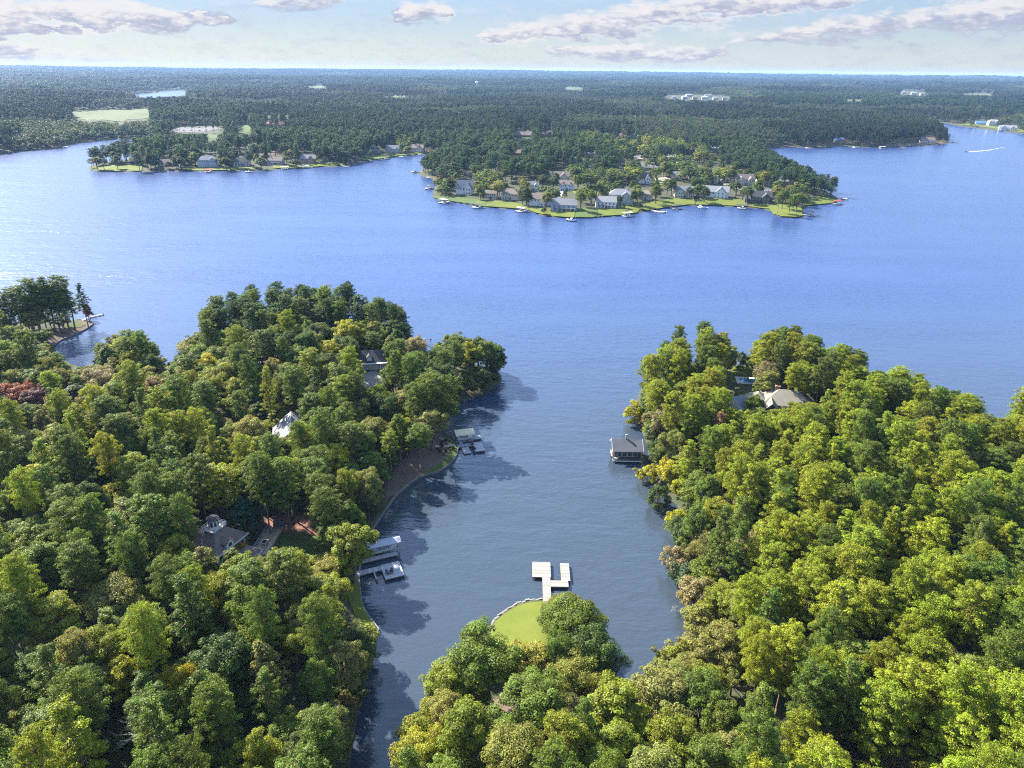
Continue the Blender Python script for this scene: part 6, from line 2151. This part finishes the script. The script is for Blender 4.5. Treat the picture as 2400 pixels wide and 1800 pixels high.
# parked cars by the clubhouse: pale dots in the car park
for k in range(16):
    a = 415 + (k % 8) * 17 + rng.uniform(-2, 2); b_ = 300 + (k // 8) * 6.5 + rng.uniform(-1, 1)
    x, y, z = ground(a, b_)
    cr_ = thing('parked_car', 'pale car parked in the car park by the red roofed clubhouse', 'car', (x, y, z + .5), rng.uniform(-.2, .2) + 1.57, 'cars in the car park')
    MB().add([(-2.2, -.9, .3), (2.2, -.9, .3), (2.2, .9, .3), (-2.2, .9, .3), (-2.2, -.9, .95), (2.2, -.85, .85), (2.2, .85, .85), (-2.2, .9, .95)], [(0, 3, 2, 1), (4, 5, 6, 7), (0, 1, 5, 4), (1, 2, 6, 5), (2, 3, 7, 6), (3, 0, 4, 7)]).build('body', M[('gel', 'metal', 'gel', 'red')[k % 4]], cr_)
    MB().add([(-1.5, -.85, .93), (1.0, -.85, .9), (1.0, .85, .9), (-1.5, .85, .93), (-1.0, -.7, 1.5), (.3, -.7, 1.5), (.3, .7, 1.5), (-1.0, .7, 1.5)], [(4, 5, 6, 7), (0, 1, 5, 4), (1, 2, 6, 5), (2, 3, 7, 6), (3, 0, 4, 7)]).build('cabin', M['glass'], cr_)
    for sx in (-1.35, 1.35):
        for sy in (-.9, .9):
            MB().tube((sx, sy - .1, .32), (sx, sy + .1, .32), .32, .32, 8).build('wheel', M['black'], cr_)

# single trees on the far lawns
FT = [('broad', 1300, 480, 11, 3.2, OAK), ('cone', 1325, 445, 9, 2.6, OAK_DK), ('broad', 1365, 470, 15, 6, OAK_DK), ('broad', 1392, 478, 13, 4.5, OAK_DK), ('broad', 1362, 440, 13, 5, OAK), ('broad', 1540, 432, 17, 6, OAK),
      ('broad', 1486, 442, 16, 3.2, OAK_DK), ('cone', 1462, 474, 7, 1.8, OAK_DK), ('cone', 1500, 470, 8, 1.8, OAK_DK), ('broad', 1120, 446, 15, 6.0, OAK), ('broad', 1142, 468, 9, 4, OAK), ('broad', 1038, 436, 15, 6.4, OAK),
      ('broad', 1015, 446, 11, 4.6, OAK_DK), ('broad', 1158, 470, 8, 3.4, OAK), ('broad', 1200, 478, 7, 3.4, OAK_DK), ('broad', 1275, 486, 6, 3, OAK_DK), ('broad', 1680, 440, 17, 6, OAK), ('broad', 1745, 448, 14, 5.2, LIME),
      ('broad', 1795, 400, 16, 5.4, LIME), ('broad', 1840, 440, 18, 6.4, OAK), ('broad', 1872, 450, 17, 6, OAK), ('pine', 1830, 452, 17, 3.6, OAK), ('pine', 1856, 456, 17, 3.6, OAK), ('pine', 1818, 470, 14, 3.4, OAK), ('broad', 1655, 438, 14, 5, OAK_DK),
      ('broad', 1618, 436, 12, 4, OAK_DK), ('broad', 1560, 470, 8, 3.6, OAK), ('broad', 1225, 440, 15, 5.5, OAK_DK), ('broad', 1032, 408, 13, 4.6, MAROON), ('broad', 1450, 420, 18, 7, OAK_DK), ('broad', 1400, 425, 17, 7, OAK_DK)]
for k, (kd, a, b_, h_, r_, c_) in enumerate(FT):
    special = c_ in (LIME, MAROON) or kd == 'cone'
    lab = {'broad': 'rounded green tree standing by a house on the far peninsula', 'pine': 'slim loose crowned tree at the grassy tip of the far peninsula', 'cone': 'small cone shaped evergreen on a far peninsula lawn'}[kd]
    if c_ == LIME: lab = 'yellow green tree among the houses of the far peninsula'
    if c_ == MAROON: lab = 'maroon tree on the dark cove side of the far peninsula'
    x, y = from_top(a, b_, h_)
    if float(land_sd(np.array([x]), np.array([y]))[0]) < .5:
        continue
    plant(kd, x, y, h_, r_, vary(c_), lab, 'lone trees on the far peninsula' + (' ' + kd if special else ''), name='yard_tree' if kd == 'broad' else None)

for k, (a, b_, h_, r_) in enumerate([(222, 366, 15, 6.2), (238, 368, 14, 5.5), (269, 362, 16, 5.6), (362, 374, 11, 5.5), (393, 378, 9, 5), (421, 367, 14, 7), (454, 354, 17, 7), (525, 365, 16, 7.5), (536, 372, 13, 6), (610, 367, 14, 7),
                                     (692, 372, 10, 6), (758, 370, 12, 6.5), (788, 367, 14, 7), (806, 354, 17, 8), (870, 350, 12, 5.5), (955, 341, 13, 6)]):
    x, y = from_top(a, b_, h_)
    if float(land_sd(np.array([x]), np.array([y]))[0]) > .5:
        plant('broad', x, y, h_, r_, vary(OAK_DK if k % 3 else OAK), 'rounded dark tree at the waterline of the long low peninsula', 'shore trees of the long peninsula', name='shore_tree')
for k, (a, b_) in enumerate([(332, 341), (345, 346), (318, 350)]):
    x, y = from_top(a, b_, 24)
    plant('pine', x, y, 24, 5.5, vary(PINE_DK), 'tall pine behind the tip of the long low peninsula', 'pines of the long peninsula tip')
for k, (hx, hy, hw) in enumerate(HOUSE_SPOTS):
    if k > 47 or k in (18, 19, 20, 21, 22, 24, 25):
        continue
    for sgn in (-1, 1):
        for row_ in (0, 1):
            x = hx + sgn * (hw * .5 + rng.uniform(2.5, 6)); y = hy + (rng.uniform(-6, 0) if row_ == 0 else rng.uniform(9, 15))
            if any(math.hypot(x - a, y - b_) < c * .5 + 2 for a, b_, c in HOUSE_SPOTS) or float(land_sd(np.array([x]), np.array([y]))[0]) < 3:
                continue
            h_ = rng.uniform(10, 17)
            cn, cc = [('fresh green', OAK), ('deep green', OAK_DK), ('deep green', OAK_DK), ('pale green', OAK_PALE)][rng.randint(4)]
            plant('broad', x, y, h_, h_ * rng.uniform(.30, .38), vary(cc), cn + ' yard tree standing ' + ('beside' if row_ == 0 else 'behind') + ' the ' + ' '.join(HOUSES[k][7].split()[:6]).replace(' with', '').replace(' and', '').rstrip(), 'yard trees of the far houses', name='yard_tree')

# ------------------------------------------------------------------ the air
m, t = new_mat('haze_air')
v = t.n('ShaderNodeVolumePrincipled', ins={'Color': (0.40, 0.63, 1.0), 'Density': 4.2e-5, 'Anisotropy': 0.1})
o = t.n('ShaderNodeOutputMaterial')
t.t.links.new(v.outputs[0], o.inputs['Volume'])
hb = MB().box((0, 12000, 62.5), (48000, 29000, 131)).build('haze', m)
tag(hb, 'thin bluish haze over the lake and the distant woods', 'haze', kind='stuff')
